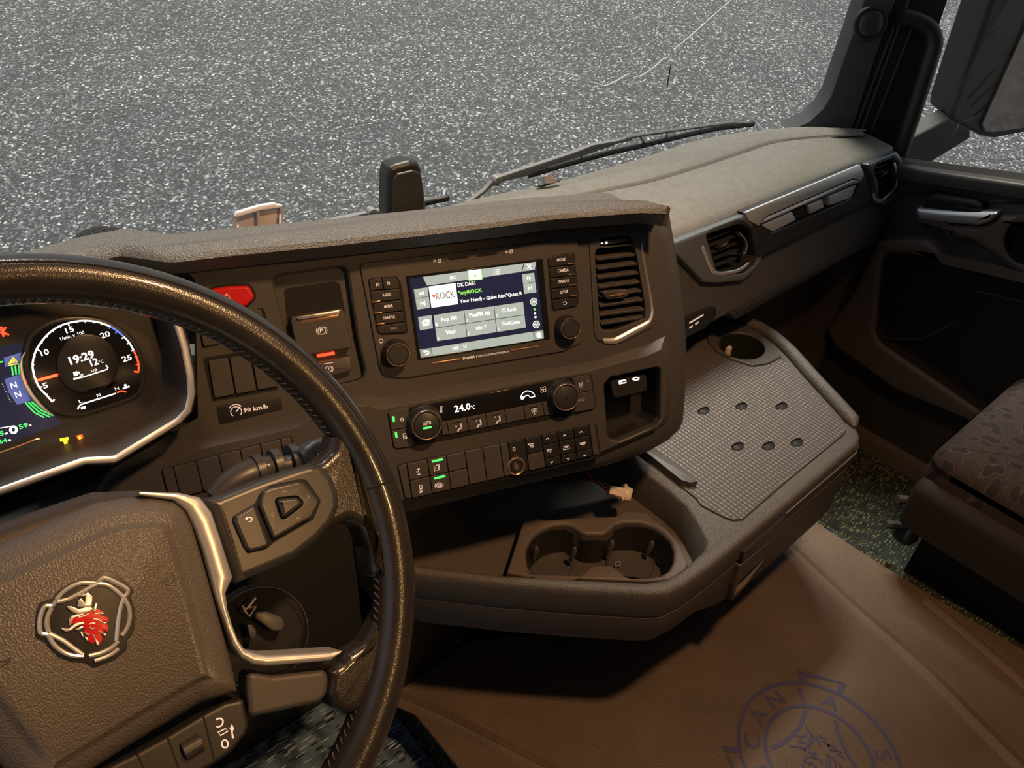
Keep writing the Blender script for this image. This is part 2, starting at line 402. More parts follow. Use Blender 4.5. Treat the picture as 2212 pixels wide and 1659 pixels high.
        if smooth and wn: w = o.modifiers.new('normals', 'WEIGHTED_NORMAL'); w.keep_sharp = True
        if parent is not None: o.parent = parent; o.location = c - world_loc(parent)
        else: o.location = c
        if label: o['label'] = label
        return o
def world_loc(o):
    l = V(o.location)
    while o.parent: o = o.parent; l += V(o.location)
    return l
def thing(name, loc, label, cat, group=None):
    o = bpy.data.objects.new(name, None); col.objects.link(o); o.location = loc; o.empty_display_size = .05
    o['label'] = label; o['category'] = cat
    if group: o['group'] = group
    return o
def tag(o, label, cat, group=None):
    o['label'] = label; o['category'] = cat
    if group: o['group'] = group
    return o
def struct(o): o['kind'] = 'structure'; return o
def box(mb, x0, x1, y0, y1, z0, z1, m, bev=.0):
    p = Pl((0, 0, 0), (0, 0, 1), (1, 0, 0)); return mb.prism(p, [(x0, y0), (x1, y0), (x1, y1), (x0, y1)], z0, z1, m, bev)

# ================================================================== outside
g = MB(); PG = Pl((0, 2, -1.55), (-.09, -.19, 1), (1, 0, 0))
g.prism(PG, [(-14, -30), (30, -30), (30, 30), (-14, 30)], -.2, 0, 'asphalt'); o = g.build('ground', smooth=False); struct(o)

# ================================================================== cab shell
def glass_y(x, z): return .938 - .03 * (x - .5) - .34 * max(0, x - 1.18) ** 2 - .13 * (z - .72)
g = MB(); box(g, -.66, 1.70, -1.15, .95, -.04, 0, 'carpet_blue'); floor = struct(g.build('floor', smooth=False))
g = MB(); box(g, -.66, 1.70, -1.15, .88, 2.0, 2.05, 'headliner'); ceiling = struct(g.build('ceiling', smooth=False))
g = MB(); box(g, -.66, 1.70, -1.19, -1.15, 0, 2.0, 'headliner'); struct(g.build('wall_rear', smooth=False))
g = MB(); box(g, -.66, 1.22, .93, .96, 0, .66, 'matt_black'); box(g, 1.18, 1.46, .80, .83, 0, .66, 'matt_black'); box(g, 1.44, 1.60, .71, .74, 0, .66, 'matt_black'); struct(g.build('wall_front', smooth=False))
g = MB(); box(g, -.66, 1.66, .74, .80, 1.72, 2.0, 'headliner'); struct(g.build('trim_1', smooth=False))
g = MB(); box(g, -.70, -.66, -1.15, .60, 0, .80, 'door_trim'); box(g, -.70, -.66, -1.15, -.20, .80, 2.0, 'headliner'); box(g, -.70, -.66, .56, .66, .8, 2.0, 'pillar')
box(g, -.70, -.66, .60, .95, 0, .75, 'door_trim'); struct(g.build('wall_left', smooth=False))
g = MB()
rows = []
for k in range(9):
    z = .70 + k * .13; rows.append([V((-.64 + i * .0715, glass_y(-.64 + i * .0715, z), z)) for i in range(33)])
g.loft(rows, 'windscreen_glass', closed=False); win = g.build('window_1'); struct(win)
def on_glass(px, py, off=0.):
    r = ray(px, py); t = .6
    for _ in range(30):
        p = CAM + r * t; t += (glass_y(p.x, p.z) + off - p.y) / max(r.y, .2) * .7
    return CAM + r * t
for seg in ([(1185, 149), (1208, 155), (1238, 163), (1262, 170)], [(1268, 177), (1285, 179), (1302, 186), (1312, 184), (1332, 175), (1350, 164), (1360, 160)], [(1368, 167), (1382, 165), (1395, 158), (1414, 145), (1432, 128), (1444, 124), (1453, 124)], [(1456, 112), (1461, 104), (1475, 92), (1508, 64), (1545, 30), (1578, 2), (1596, -16)], [(1450, 138), (1447, 152), (1443, 175), (1441, 190)]):
    g = MB(); g.tube([on_glass(*p, -.003) for p in seg], [.0006] + [.0013] * (len(seg) - 2) + [.0005], 'crack' if seg[0][0] != 1450 else 'black', n=6); g.build('crack', win)

# ---- right A pillar with grab handle
PP = Pl((1.56, .76, .72), (-.74, -.67, .10), (.67, -.74, 0))
g = MB()
trim_px = [(2068, -640), (1866, 0), (1845, 65), (1820, 135), (1796, 205), (1777, 236), (1748, 263), (1700, 284), (1720, 300), (1835, 300), (1893, 120), (1936, 0), (2138, -640)]
g.prism(PP, PP.uvs(trim_px), -.09, 0, 'pillar', .004); pil = struct(g.build('trim_2'))
g = MB(); g.prism(PP, PP.uvs([(2138, -640), (1936, 0), (1893, 120), (1835, 300), (1935, 345), (1950, 300), (2050, 0), (2262, -640)]), -.10, -.006, 'matt_black', .003)
for a, b in [((1962, 0), (1858, 290)), ((1978, 40), (1880, 290)), ((1930, 60), (1845, 285))]:
    g.tube([PP.at(*PP.uv(*a, -.004), -.004), PP.at(*PP.uv(*b, -.004), -.004)], .003, 'black', n=8)
g.build('door_seal', pil)
g = MB(); c = PP.uv(1880, 50); g.lathe(PP, c[0], c[1], [(.033, 0), (.033, .004), (.030, .008), (.026, .0085), (.025, .006), (.020, .010), (.010, .013), (.002, .014)], 'satin_black', 36); g.build('speaker_cap', pil)
PPh = PP.off(.012)
hp = [(1948, 36), (1968, 40), (1996, 52), (2012, 68), (2018, 92), (2012, 118), (1996, 170), (1972, 245), (1952, 305), (1941, 336)]
g = MB(); g.tube(spline([PPh.hit(*p) for p in hp], 5), .0165, 'black', n=14, flat=.8)
grab = g.build('grab_handle'); tag(grab, 'black curved grab handle on the passenger door pillar', 'handle')

# ---- exterior mirror
PM = Pl((2.0, .74, .8), (-.52, -.85, -.12), (.85, -.52, 0))
mir = thing('exterior_mirror', (2.1, .72, .62), 'dark exterior mirror on its arm outside the passenger window', 'mirror')
g = MB(); g.prism(PM, PM.uvs([(2250, -300), (2205, -180), (2142, 0), (2100, 120), (2058, 240), (2055, 262), (2120, 296), (2150, 301), (2240, 283), (2330, 280), (2380, 200), (2470, -240), (2440, -300)]), -.10, .0, 'pillar', .012, 3); g.build('mirror_housing', mir, wn=True)
mo = [(2345, -250), (2270, -95), (2205, 70), (2160, 170), (2116, 268), (2124, 286), (2142, 290), (2318, 266), (2350, 200), (2430, -220), (2410, -250)]
g = MB(); g.prism(PM, PM.uvs(mo, .002), -.01, .006, 'black', .003, holes=[ccw(inset(ccw(PM.uvs(mo, .002)), .006))]); g.build('glass_frame', mir)
g = MB(); g.prism(PM, inset(ccw(PM.uvs(mo, .002)), .006), -.01, .003, 'mirror_glass'); g.build('mirror_glass', mir)
for a, b in [((2095, 232), (2176, 157)), ((2105, 250), (2160, 200)), ((2090, 215), (2150, 150))]:
    g = MB(); g.tube([PM.hit(*a), PM.hit(*b)], .0022, 'black', n=6); g.build('rib', mir)
g = MB(); ar = [(1962, 302), (2052, 256), (2096, 278), (2096, 298), (2012, 350), (1975, 372), (1935, 372), (1942, 330)]
g.prism(PM, PM.uvs(ar), -.05, .004, 'pillar', .010, 3); g.build('mirror_arm', mir, wn=True)

# ---- wipers
PWI = Pl((1.0, .99, .8), (.03, -1, -.13), (1, 0, 0))
def wiper(name, arm, blade, top, knuckle, label, edge):
    w = thing(name, PWI.hit(*knuckle), label, 'wiper')
    g = MB(); g.prism(PWI, PWI.uvs(arm), 0, .008, 'wiper_metal', .002); g.build('wiper_arm', w)
    g = MB(); g.tube([PWI.hit(*p) for p in blade], .0045, 'black', n=8); g.tube([PWI.hit(p[0], p[1] + 5) for p in blade], .0025, 'matt_black', n=6); g.build('wiper_blade', w)
    if top:
        g = MB(); g.tube([PWI.off(.004).hit(*p) for p in top], [.0015] + [.004] * (len(top) - 2) + [.0015], 'wiper_metal', n=6)
        for f_ in edge: g.tube([PWI.off(.004).hit(*f_[0]), PWI.hit(*f_[1])], .0022, 'wiper_metal', n=6)
        g.build('blade_frame', w)
    g = MB(); c = PWI.uv(*knuckle); g.lathe(PWI, c[0], c[1], [(.009, 0), (.009, .012), (.006, .014)], 'wiper_metal', 16); g.build('pivot', w)
k = lambda p: Z(p, 1000, 230, 3.16)
wiper('windscreen_wiper', k([(-40, 700), (10, 650), (130, 560), (200, 480), (320, 440), (720, 310), (880, 250), (1140, 205), (1140, 225), (900, 268), (740, 330), (400, 470), (240, 505), (190, 530), (60, 645), (0, 720)]),
      k([(450, 465), (720, 385), (1000, 310), (1250, 255), (1500, 195), (1750, 140), (1985, 115)]),
      k([(560, 410), (800, 330), (1000, 262), (1130, 210), (1280, 185), (1640, 135), (1840, 108), (1960, 112)]), (1067, 386), 'long windscreen wiper lying above the dash in front of the passenger side',
      [(k([(580, 405)])[0], k([(560, 430)])[0]), (k([(800, 330)])[0], k([(820, 360)])[0]), (k([(1200, 200)])[0], k([(1250, 255)])[0]), (k([(1400, 165)])[0], k([(1380, 225)])[0]), (k([(1640, 133)])[0], k([(1600, 175)])[0]), (k([(1840, 108)])[0], k([(1850, 130)])[0])])
k = lambda p: Z(p, 480, 320, 3.687)
wiper('windscreen_wiper', k([(480, 640), (1170, 490), (1320, 462), (1500, 430), (1500, 445), (1330, 482), (1180, 512), (500, 662)]),
      k([(600, 660), (900, 590), (1320, 500), (1640, 425), (1800, 392)]), k([(980, 585), (1180, 520), (1320, 495), (1640, 410), (1790, 388)]), (k([(1170, 500)])[0]), 'wiper behind the black sensor box, its tip poking out to the right',
      [(k([(1000, 575)])[0], k([(990, 590)])[0]), (k([(1180, 515)])[0], k([(1200, 530)])[0])])

# ================================================================== passenger side of the dashboard
dash = thing('dashboard', (1.2, .80, .5), 'brown-grey passenger dashboard with two air vents below the windscreen', 'dashboard')
def resamp(P, n):
    L = [0.]
    for a, b in zip(P, P[1:]): L.append(L[-1] + (b - a).length)
    out = []
    for i in range(n):
        t = L[-1] * i / (n - 1); j = 0
        while j < len(P) - 2 and L[j + 1] < t: j += 1
        out.append(P[j].lerp(P[j + 1], (t - L[j]) / max(L[j + 1] - L[j], 1e-9)))
    return out
NX = 40
def prow(px, z, ext=True):
    P = [PH(z).hit(*p) for p in px]
    P = [V((.30, P[0].y + .01, z))] + P if ext else P
    return resamp(spline([tuple(p) for p in P], 6), NX)
seam = prow([(1171, 439), (1411, 385), (1601, 325), (1668, 304), (1769, 293), (1862, 288)], .722)
outer = prow([(1000, 440), (1190, 399), (1380, 347), (1538, 298), (1700, 277), (1800, 276), (1880, 285)], .722)
midr = [a.lerp(b, .5) + V((0, 0, .004)) for a, b in zip(seam, outer)]
def srow(y, z, x1, dz=0.): return resamp([V((.745, y, z)), V((1.3, y, z)), V((x1, y, z - dz))], NX)
rowsF = [srow(.651, .700, 1.603), srow(.655, .706, 1.602), srow(.664, .7105, 1.60, .002), srow(.682, .7155, 1.598, .004), srow(.704, .7195, 1.595, .004), srow(.73, .7218, 1.59, .004)]
sm2 = resamp([V((.745, .80, .722))] + [a + V((0, -.012, 0)) for a in seam if a.x > .80], NX)
g = MB(); g.loft(rowsF + [sm2], 'dash_top', closed=False); g.build('top_cover', dash, angle=60)
g = MB()
g.loft([[p + V((0, -.012, .0)) for p in seam], [p + V((0, -.008, -.003)) for p in seam], [p + V((0, -.004, .0015)) for p in seam], [p + V((0, 0, .003)) for p in seam], [p + V((0, 0, .003)) for p in midr], [p + V((0, .004, .001)) for p in midr], [p + V((0, 0, .001)) for p in outer], [p + V((0, .012, -.004)) for p in outer], [p + V((0, .02, -.08)) for p in outer]], 'dash_top', closed=False)
g.build('defroster_strip', dash, angle=28)
z4 = lambda p: Z(p, 1440, 250, 3.95)
g = MB(); box(g, -.55, .80, .745, .925, .66, .70, 'dash_top', .004); g.build('deck_filler', dash)  # unseen filler, added to keep sun from falling behind the console onto the tray
# body behind the fascia
vo = rnd(PF.uvs(z4([(285, 1005), (340, 972), (545, 897), (625, 910), (700, 975), (747, 1180), (705, 1262), (620, 1330), (425, 1352), (375, 1305), (320, 1120)])), .006)
vo2 = rnd(PF.uvs(z4([(1718, 455), (1750, 400), (1885, 345), (1935, 395), (1968, 560), (1945, 625), (1830, 722), (1772, 705), (1752, 600)])), .005)
cut = ccw(rnd(PF.uvs(z4([(795, 940), (812, 895), (855, 858), (1590, 538), (1650, 545), (1655, 565), (1600, 700), (905, 1003)]), .012), .003))
g = MB(); body = PF.uvs([(1380, 546), (1929, 323), (1941, 405), (1932, 462), (1893, 511), (1589, 670), (1400, 770)])
g.prism(PF, rnd(body, .01), -.07, 0, 'plastic_grain', .004, holes=[ccw(vo), ccw(vo2), ccw(cut)], hbev=0); g.build('lower_fascia', dash, wn=True)
g = MB(); g.prism(PF, PF.uvs([(1570, 676), (1893, 508), (1894, 516), (1578, 688)]), -.07, .010, 'satin_black', .002); g.build('edge_trim', dash)
# left vent plate
vo = rnd(PF.uvs(z4([(285, 1005), (340, 972), (545, 897), (625, 910), (700, 975), (747, 1180), (705, 1262), (620, 1330), (425, 1352), (375, 1305), (320, 1120)])), .006)
plate = rnd(PF.uvs(z4([(-60, 1100), (648, 824), (705, 940), (768, 1232), (690, 1330), (610, 1395), (400, 1418), (270, 1412), (60, 1195), (-60, 1130)])), .006)
def vent(name_px_open, plate_, slats, knob, wheel, chrome, hh=.012, m='plate_blue'):
    ho = ccw(name_px_open)
    v = MB(); v.prism(PF, plate_, -.01, hh, m, .004, 2, holes=[ho]); e = v.build('air_vent', dash, wn=True)
    v = MB(); v.well(PF, inset(ho, -.0005), -.055, hh - .003, 'matt_black'); v.build('duct', e)
    v = MB(); ring = inset(ho, .0035); v.prism(PF, ho, -.03, .010, 'satin_black', .002, holes=[ccw(ring)]); v.build('vent_bezel', e)
    for a, b in slats:
        v = MB(); A, B = PF.uv(*a, -.004), PF.uv(*b, -.004)
        P = [(A[0], A[1] + .0012), (B[0], B[1] + .0012), (B[0], B[1] - .0012), (A[0], A[1] - .0012)]; v.prism(PF, P, -.022, -.003, 'satin_black', .0006); v.build('slat', e)
    v = MB(); c = PF.uv(*knob, 0); v.prism(PF, rnd([(c[0] - .013, c[1] - .003), (c[0] + .011, c[1] + .002), (c[0] + .013, c[1] + .006), (c[0] - .010, c[1] + .002)], .001), -.006, .004, 'satin_black', .001)
    v.line(PF, [(c[0] - .008, c[1]), (c[0] + .006, c[1] + .003)], .002, .004, 'silver'); v.build('vent_tab', e)
    if wheel:
        v = MB(); c = [PF.at(*PF.uv(*w, .0), 0.) for w in wheel]; v.tube(spline([tuple(q) for q in c], 5), .0035, 'satin_black', n=8); v.tube([q + PF.n * .0035 for q in spline([tuple(q) for q in c], 5)], .0008, 'chrome', n=6); v.build('thumb_wheel', e)
    v = MB(); P = spline(PF.uvs(chrome, hh), 4); W = .0045
    v.tube([PF.at(p[0], p[1], hh) for p in P], [.0012] + [.0034] * (len(P) - 2) + [.0012], 'chrome', n=8, up=PF.n, flat=.5); v.build('chrome_strip', e)
    return e
vent(vo, plate, [(z4([a])[0], z4([b])[0]) for a, b in [((295, 1080), (545, 985)), ((315, 1132), (585, 1030)), ((345, 1190), (600, 1090)), ((365, 1240), (610, 1145)), ((385, 1300), (600, 1215))]],
     z4([(478, 1103)])[0], z4([(605, 1000), (650, 1040), (672, 1095), (665, 1150), (640, 1185)]), z4([(300, 1110), (335, 1190), (385, 1308), (430, 1345), (500, 1345), (590, 1328), (650, 1300), (705, 1255)]))
vo2 = rnd(PF.uvs(z4([(1718, 455), (1750, 400), (1885, 345), (1935, 395), (1968, 560), (1945, 625), (1830, 722), (1772, 705), (1752, 600)])), .005)
plate2 = rnd(PF.uvs(z4([(1660, 408), (1915, 300), (1952, 345), (1985, 440), (1990, 625), (1900, 700), (1815, 765), (1755, 745), (1738, 560), (1700, 480)])), .005)
vent(vo2, plate2, [(z4([a])[0], z4([b])[0]) for a, b in [((1725, 470), (1880, 410)), ((1735, 510), (1895, 450)), ((1750, 555), (1900, 495)), ((1765, 600), (1905, 545)), ((1775, 645), (1905, 590))]],
     z4([(1858, 490)])[0], None, z4([(1940, 400), (1958, 460), (1968, 545), (1950, 620), (1890, 680), (1830, 728), (1780, 715), (1765, 660)]))
# glove compartment lid between the vents
g = MB(); lid = PF.uvs(z4([(663, 822), (1652, 412), (1692, 500), (1738, 765), (785, 1222), (722, 945)]), .012)
cut = ccw(rnd(PF.uvs(z4([(795, 940), (812, 895), (855, 858), (1590, 538), (1650, 545), (1655, 565), (1600, 700), (905, 1003)]), .012), .003))
g.prism(PF, lid, -.02, .012, 'satin_black', .005, 3, holes=[cut], hbev=.001); lidb = g.build('compartment_lid', dash, wn=True)
g = MB(); strip = PF.uvs(z4([(668, 826), (1650, 417), (1686, 498), (1655, 560), (1650, 545), (1590, 536), (855, 856), (812, 893), (790, 940), (702, 895)]), .014); g.prism(PF, strip, .010, .0145, 'steel_face', .001); g.build('upper_trim', lidb)
g = MB(); g.well(PF, cut, -.012, .0115, 'black'); g.build('recess', lidb)
g = MB(); g.prism(PF, PF.uvs(z4([(806, 918), (815, 900), (855, 862), (1595, 542), (1648, 552), (1640, 572), (1560, 590), (870, 890)]), .010), 0, .0112, 'silver', .001); g.build('bright_strip', lidb)
for q in ([(808, 935), (1068, 818), (1102, 888), (905, 990), (830, 950)], [(1205, 762), (1328, 712), (1340, 782), (1225, 836)], [(1383, 688), (1640, 580), (1600, 688), (1390, 765)]):
    g = MB(); g.prism(PF, PF.uvs(z4(q), .006), -.01, .0065, 'steel_face', .0012); g.build('trim_insert', lidb)
g = MB(); g.prism(PF, PF.uvs(z4([(1075, 815), (1195, 765), (1215, 840), (1165, 865), (1105, 885)]), .002), -.01, .002, 'matt_black', .0015); g.build('latch', lidb)
# knee panels under the fascia
g = MB(); box(g, 1.00, 1.60, .705, .73, .12, .56, 'plastic_taupe', .008); g.build('knee_panel', dash)
g = MB(); box(g, -.55, .95, .705, .745, .0, .64, 'black', .004); box(g, -.60, .27, .56, .70, .32, .60, 'matt_black', .01); box(g, .25, .95, .655, .745, .60, .665, 'matt_black'); struct(g.build('trim_4'))  # matt black boxes are filler added to stop daylight leaking onto the tray
PB = Pl((.6, .704, .5), (0, -1, 0), (1, 0, 0))
g = MB(); g.text(PB, '12 V', (1066, 1094), (1090, 1090), 11, 0, 'icon_dim'); g.build('socket_lettering', col.objects['trim_4'])
# small sockets plate left of the cup holder tray
g = MB(); q = Z([(1250 - 1250, 1330), (1640, 1175), (1650, 1260), (1560, 1370), (1250 - 1250 + 1245, 1570)], 1250, 450, 5.53)
sp = PF.uvs(Z([(1180, 1350), (1600, 1170), (1650, 1190), (1650, 1290), (1500, 1440), (1180, 1600)], 1250, 450, 5.53), .006)
g.prism(PF, rnd(sp, .004), -.01, .006, 'black', .002); so = g.build('socket_plate', dash)
g = MB(); g.strokes(PF, [Z(a, 1250, 450, 5.53) for a in ([(1320, 1370), (1490, 1270)], [(1320, 1430), (1360, 1405)], [(1390, 1385), (1430, 1360)])], .003, .0065, 'icon'); g.build('socket_icon', so)

# ================================================================== passenger door
door = struct(thing('door_1', (1.64, .2, .4), 'dark grey passenger door with chrome handle', 'door')); del door['label']; del door['category']
z6 = lambda p: Z(p, 1700, 340, 2.963)
g = MB(); sill = PD.uvs(z6([(715, 40), (1510, 150)])); u0, v0 = sill[0]; u1, v1 = sill[1]; sl = (v1 - v0) / (u1 - u0)
vv = lambda u: v0 + sl * (u - u0)
g.prism(PD, [(-.145, vv(-.145)), (-.145, -.49), (1.6, -.49), (1.6, vv(1.6))], -.05, 0, 'door_trim', .004); g.build('door_panel', door)
g = MB(); g.prism(PD, [(-.145, vv(-.145) - .030), (1.6, vv(1.6) - .030), (1.6, vv(1.6)), (-.145, vv(-.145))], -.05, .022, 'plastic', .008, 3); g.build('window_sill', door)
g = MB(); g.prism(PD, rnd(PD.uvs(z6([(690, 92), (1640, 200), (1640, 320), (1500, 300), (1250, 292), (1100, 250), (990, 215), (860, 245), (690, 232)]), .012), .008), 0, .012, 'satin_black', .006, 3)
g.build('upper_inlay', door)
g = MB(); g.prism(PD, rnd(PD.uvs(z6([(760, 188), (830, 110), (1250, 170), (1250, 235), (1100, 238), (960, 205)]), .014), .006), .010, .0142, 'satin_black', .001); g.build('panel_insert', door)
g = MB(); q = ccw(rnd(PD.uvs(z6([(1245, 235), (1290, 178), (1420, 185), (1400, 215), (1390, 250)]), .014), .004)); g.prism(PD, q, .010, .016, 'black', .002); ls = g.build('lock_switch', door)
g = MB(); g.line(PD, PD.uvs(z6([(1250, 228), (1295, 186), (1345, 188), (1318, 235), (1250, 230)]), .016), .0012, .016, 'plastic'); g.line(PD, PD.uvs(z6([(1350, 190), (1412, 194), (1385, 222), (1340, 215)]), .016), .0012, .016, 'plastic'); g.build('switch_outline', ls)
g = MB(); g.prism(PD, rnd(PD.uvs(z6([(862, 315), (885, 262), (950, 238), (1200, 275), (1245, 300), (1252, 348), (1100, 350), (870, 325)]), .03), .006), 0, .032, 'matt_black', .008, 3); g.build('handle_recess', door)
hnd = [(826, 322), (1000, 338), (1180, 347), (1348, 350), (1342, 375), (1290, 418), (1225, 436), (1050, 424), (845, 400), (828, 368)]
g = MB(); g.prism(PD, rnd(PD.uvs(z6(hnd), .035), .004), .012, .040, 'silver', .010, 4); g.build('door_handle', door, label='silver door handle', wn=True)
g = MB(); g.prism(PD, rnd(PD.uvs(z6([(1060, 300), (1240, 330), (1250, 352), (1180, 352), (1050, 345)]), .03), .003), .01, .034, 'matt_black', .003); g.build('handle_grip', door)
arm = [(820, 400), (1050, 432), (1230, 445), (1300, 425), (1360, 372), (1640, 372), (1800, 500), (1800, 900), (1500, 760), (1400, 700), (1330, 640), (1180, 540), (1060, 520), (980, 430), (830, 415)]
g = MB(); spk = ccw([PD.uv(*z6([(1540 + 150 * math.cos(t), 540 + 150 * math.sin(t))])[0], .03) for t in [i * math.tau / 28 for i in range(28)]])
g.prism(PD, rnd(PD.uvs(z6(arm), .03), .01), 0, .03, 'plastic_taupe', .012, 4, holes=[spk], hbev=.006); g.build('armrest', door, wn=True)
g = MB(); g.well(PD, spk, .005, .028, 'matt_black'); g.build('speaker_recess', door)
g = MB(); g.tube([PD.off(.032).hit(*p) for p in z6([(975, 430), (1010, 470), (1055, 520)])], .0015, 'plastic', n=6); g.build('seam', door)
po = [(575, 532), (890, 532), (955, 580), (1010, 655), (1300, 720), (1900, 860), (1900, 2300), (1500, 2000), (1150, 1690), (700, 1500), (300, 1215), (245, 1110), (430, 850)]
ph = [(600, 665), (640, 622), (800, 632), (985, 655), (1300, 720), (1880, 880), (1880, 2120), (1190, 1605), (590, 1195), (557, 1130)]
hh = ccw(rnd(PD.uvs(z6(ph), .045), .012))
g = MB(); g.prism(PD, rnd(PD.uvs(z6(po), .045), .015), 0, .045, 'plastic_taupe', .010, 3, holes=[hh], hbev=.012); g.build('door_pocket', door, wn=True)
g = MB(); g.well(PD, hh, .003, .035, 'black'); g.build('pocket_lining', door)
g = MB(); g.tube(spline([tuple(PD.off(.02).hit(*p)) for p in z6([(580, 1148), (700, 1160), (830, 1165), (940, 1130), (1080, 1045)])], 4), .002, 'plastic', n=6); g.tube([PD.off(.02).hit(*p) for p in z6([(1215, 858), (1517, 928)])], .0012, 'plastic', n=6); g.build('pocket_divider', door)
g = MB(); box(g, 1.60, 1.70, .645, .86, 0, .60, 'plastic_taupe'); box(g, 1.60, 1.70, -1.15, .645, 0, .05, 'plastic_taupe', .01); box(g, 1.66, 1.70, -1.15, -.25, .05, 2.0, 'headliner'); struct(g.build('wall_right'))
g = MB(); g.loft([[V((1.655, .62, .66)), V((1.655, -.3, .80))], [V((1.655, .45, 1.75)), V((1.655, -.3, 1.75))]], 'windscreen_glass', closed=False); struct(g.build('window_2'))
g = MB(); box(g, 1.64, 1.70, -.25, .52, 1.74, 2.0, 'headliner'); struct(g.build('trim_3'))

# ================================================================== centre stack
stack = thing('centre_console', tuple(PS.at(0, 0, -.05)), 'brown-black centre console angled towards the driver under a grained visor', 'console')
z3 = lambda p: Z(p, 420, 560, 5.53)      # zoom frames used while measuring
zi = lambda p: Z(p, 760, 500, 4.096)
zc = lambda p: Z(p, 800, 790, 4.254)
zw = lambda p: Z(p, 340, 780, 3.95)
zv = lambda p: Z(p, 1250, 450, 5.53)
zu = lambda p: Z(p, 1250, 640, 3.386)
sil = [(372, 560), (900, 495), (1400, 440), (1438, 452), (1450, 520), (1463, 600), (1474, 680), (1477, 760), (1475, 840), (1470, 905), (1462, 925), (1438, 948), (1390, 975), (1300, 1003), (1110, 1046), (880, 1100), (700, 1140), (420, 1200), (190, 1200), (190, 1075), (235, 1010), (425, 900), (418, 600)]
fac = [(376, 562), (900, 497), (1372, 446), (1403, 456), (1412, 520), (1420, 600), (1430, 680), (1440, 760), (1444, 840), (1440, 900), (1434, 912), (1415, 930), (1375, 950), (1296, 985), (1108, 1030), (880, 1086), (700, 1128), (420, 1190), (196, 1190), (196, 1078), (240, 1014), (428, 902), (421, 603)]
A_, B_ = ccw(PS.uvs(sil, -.032)), ccw(PS.uvs(fac))
park_hole = ccw(rnd(PS.uvs(z3([(950, 300), (965, 235), (1010, 198), (1700, 100), (1795, 105), (1832, 160), (1940, 900), (2038, 1330), (2020, 1410), (1950, 1455), (1330, 1590), (1230, 1560), (1110, 900)])), .003))
vent_hole = ccw(rnd(PS.uvs(zv([(190, 560), (205, 500), (262, 350), (600, 340), (660, 420), (700, 620), (800, 1200), (790, 1310), (450, 1450), (290, 1462), (245, 1400)])), .003))
g = MB(); rings = []
for d, bl in [(-.16, 0), (-.032, 0)]: rings.append(([(a[0], a[1]) for a in A_], d))
for k in range(1, 6):
    t = math.pi / 2 * k / 5; w = 1 - math.cos(t); rings.append(([(a[0] + (b[0] - a[0]) * w, a[1] + (b[1] - a[1]) * w) for a, b in zip(A_, B_)], -.032 + .032 * math.sin(t)))
R = [g.ring([PS.at(a, b, h) for a, b in uv]) for uv, h in rings]
for a, b in zip(R, R[1:]): g.bridge(a, b, 'plastic')
HR = []
pocket = ccw(rnd(PS.off(.012).uvs(zu([(188, 650), (235, 592), (578, 520), (605, 540), (603, 900), (572, 950), (300, 1062), (232, 1052), (212, 1000)])), .004))
for ho in (park_hole, vent_hole, pocket):
    a = g.ring([PS.at(x, y, -.012) for x, y in ho]); b = g.ring([PS.at(x, y, -.0025) for x, y in ho]); c = g.ring([PS.at(x, y, 0) for x, y in inset(ho, -.0025)]); g.bridge(a, b, 'plastic', flip=True); g.bridge(b, c, 'plastic', flip=True); HR.append(c)
g.cap([R[-1]] + HR, PS, 'plastic'); g.build('housing', stack, angle=40)
# grained visor on top
PT = PH(.872)
topo = [(-120, 600), (60, 552), (115, 546), (228, 527), (325, 531), (480, 514), (835, 468), (919, 460), (1171, 437), (1316, 430), (1405, 434), (1436, 448)]
topi = [(-120, 640), (60, 590), (120, 570), (187, 555), (260, 541), (369, 556), (480, 543), (724, 519), (1080, 479), (1190, 464), (1395, 449), (1428, 455)]
O_ = [PT.hit(*p) for p in topo]; Oi = [PT.hit(*p) for p in topi]
def resV(P, n): return resamp(P, n)
fo, fi = resV(O_, 60), resV(Oi, 60)
back = [p + V((.02, .03, -.05)) for p in fo]; bk2 = [p + V((.03, .05, -.16)) for p in fo]
lip = [p - V((0, 0, .022)) + NN_ * -.006 for p in fi]; lipb = [p + V((.03, .09, -.022)) for p in fi]
ed = [p + V((0, 0, -.004)) + NN_ * .004 for p in fi]
mid = [a.lerp(b, .5) + V((0, 0, .004)) for a, b in zip(fo, fi)]; nf = [a.lerp(b, .85) + V((0, 0, .0015)) for a, b in zip(fo, fi)]
pe = fo[-1].lerp(fi[-1], .5) + V((.010, -.003, 0)); VR = [bk2, back, fo, mid, nf, fi, ed, lip, lipb]
for r in VR:                                  # close the right end with a rounded corner
    zz_ = r[-1].z; last = r[-1].copy(); r[-1] = V((last.x * .45 + pe.x * .55, last.y * .45 + pe.y * .55, zz_ - .001)); r[-1].z = max(r[-1].z, pe.z - .024); r.append(V((pe.x, pe.y, max(zz_ - .004, pe.z - .024))))
g = MB(); g.loft(VR, 'plastic_grain', closed=False)
g.build('visor', stack, angle=27)
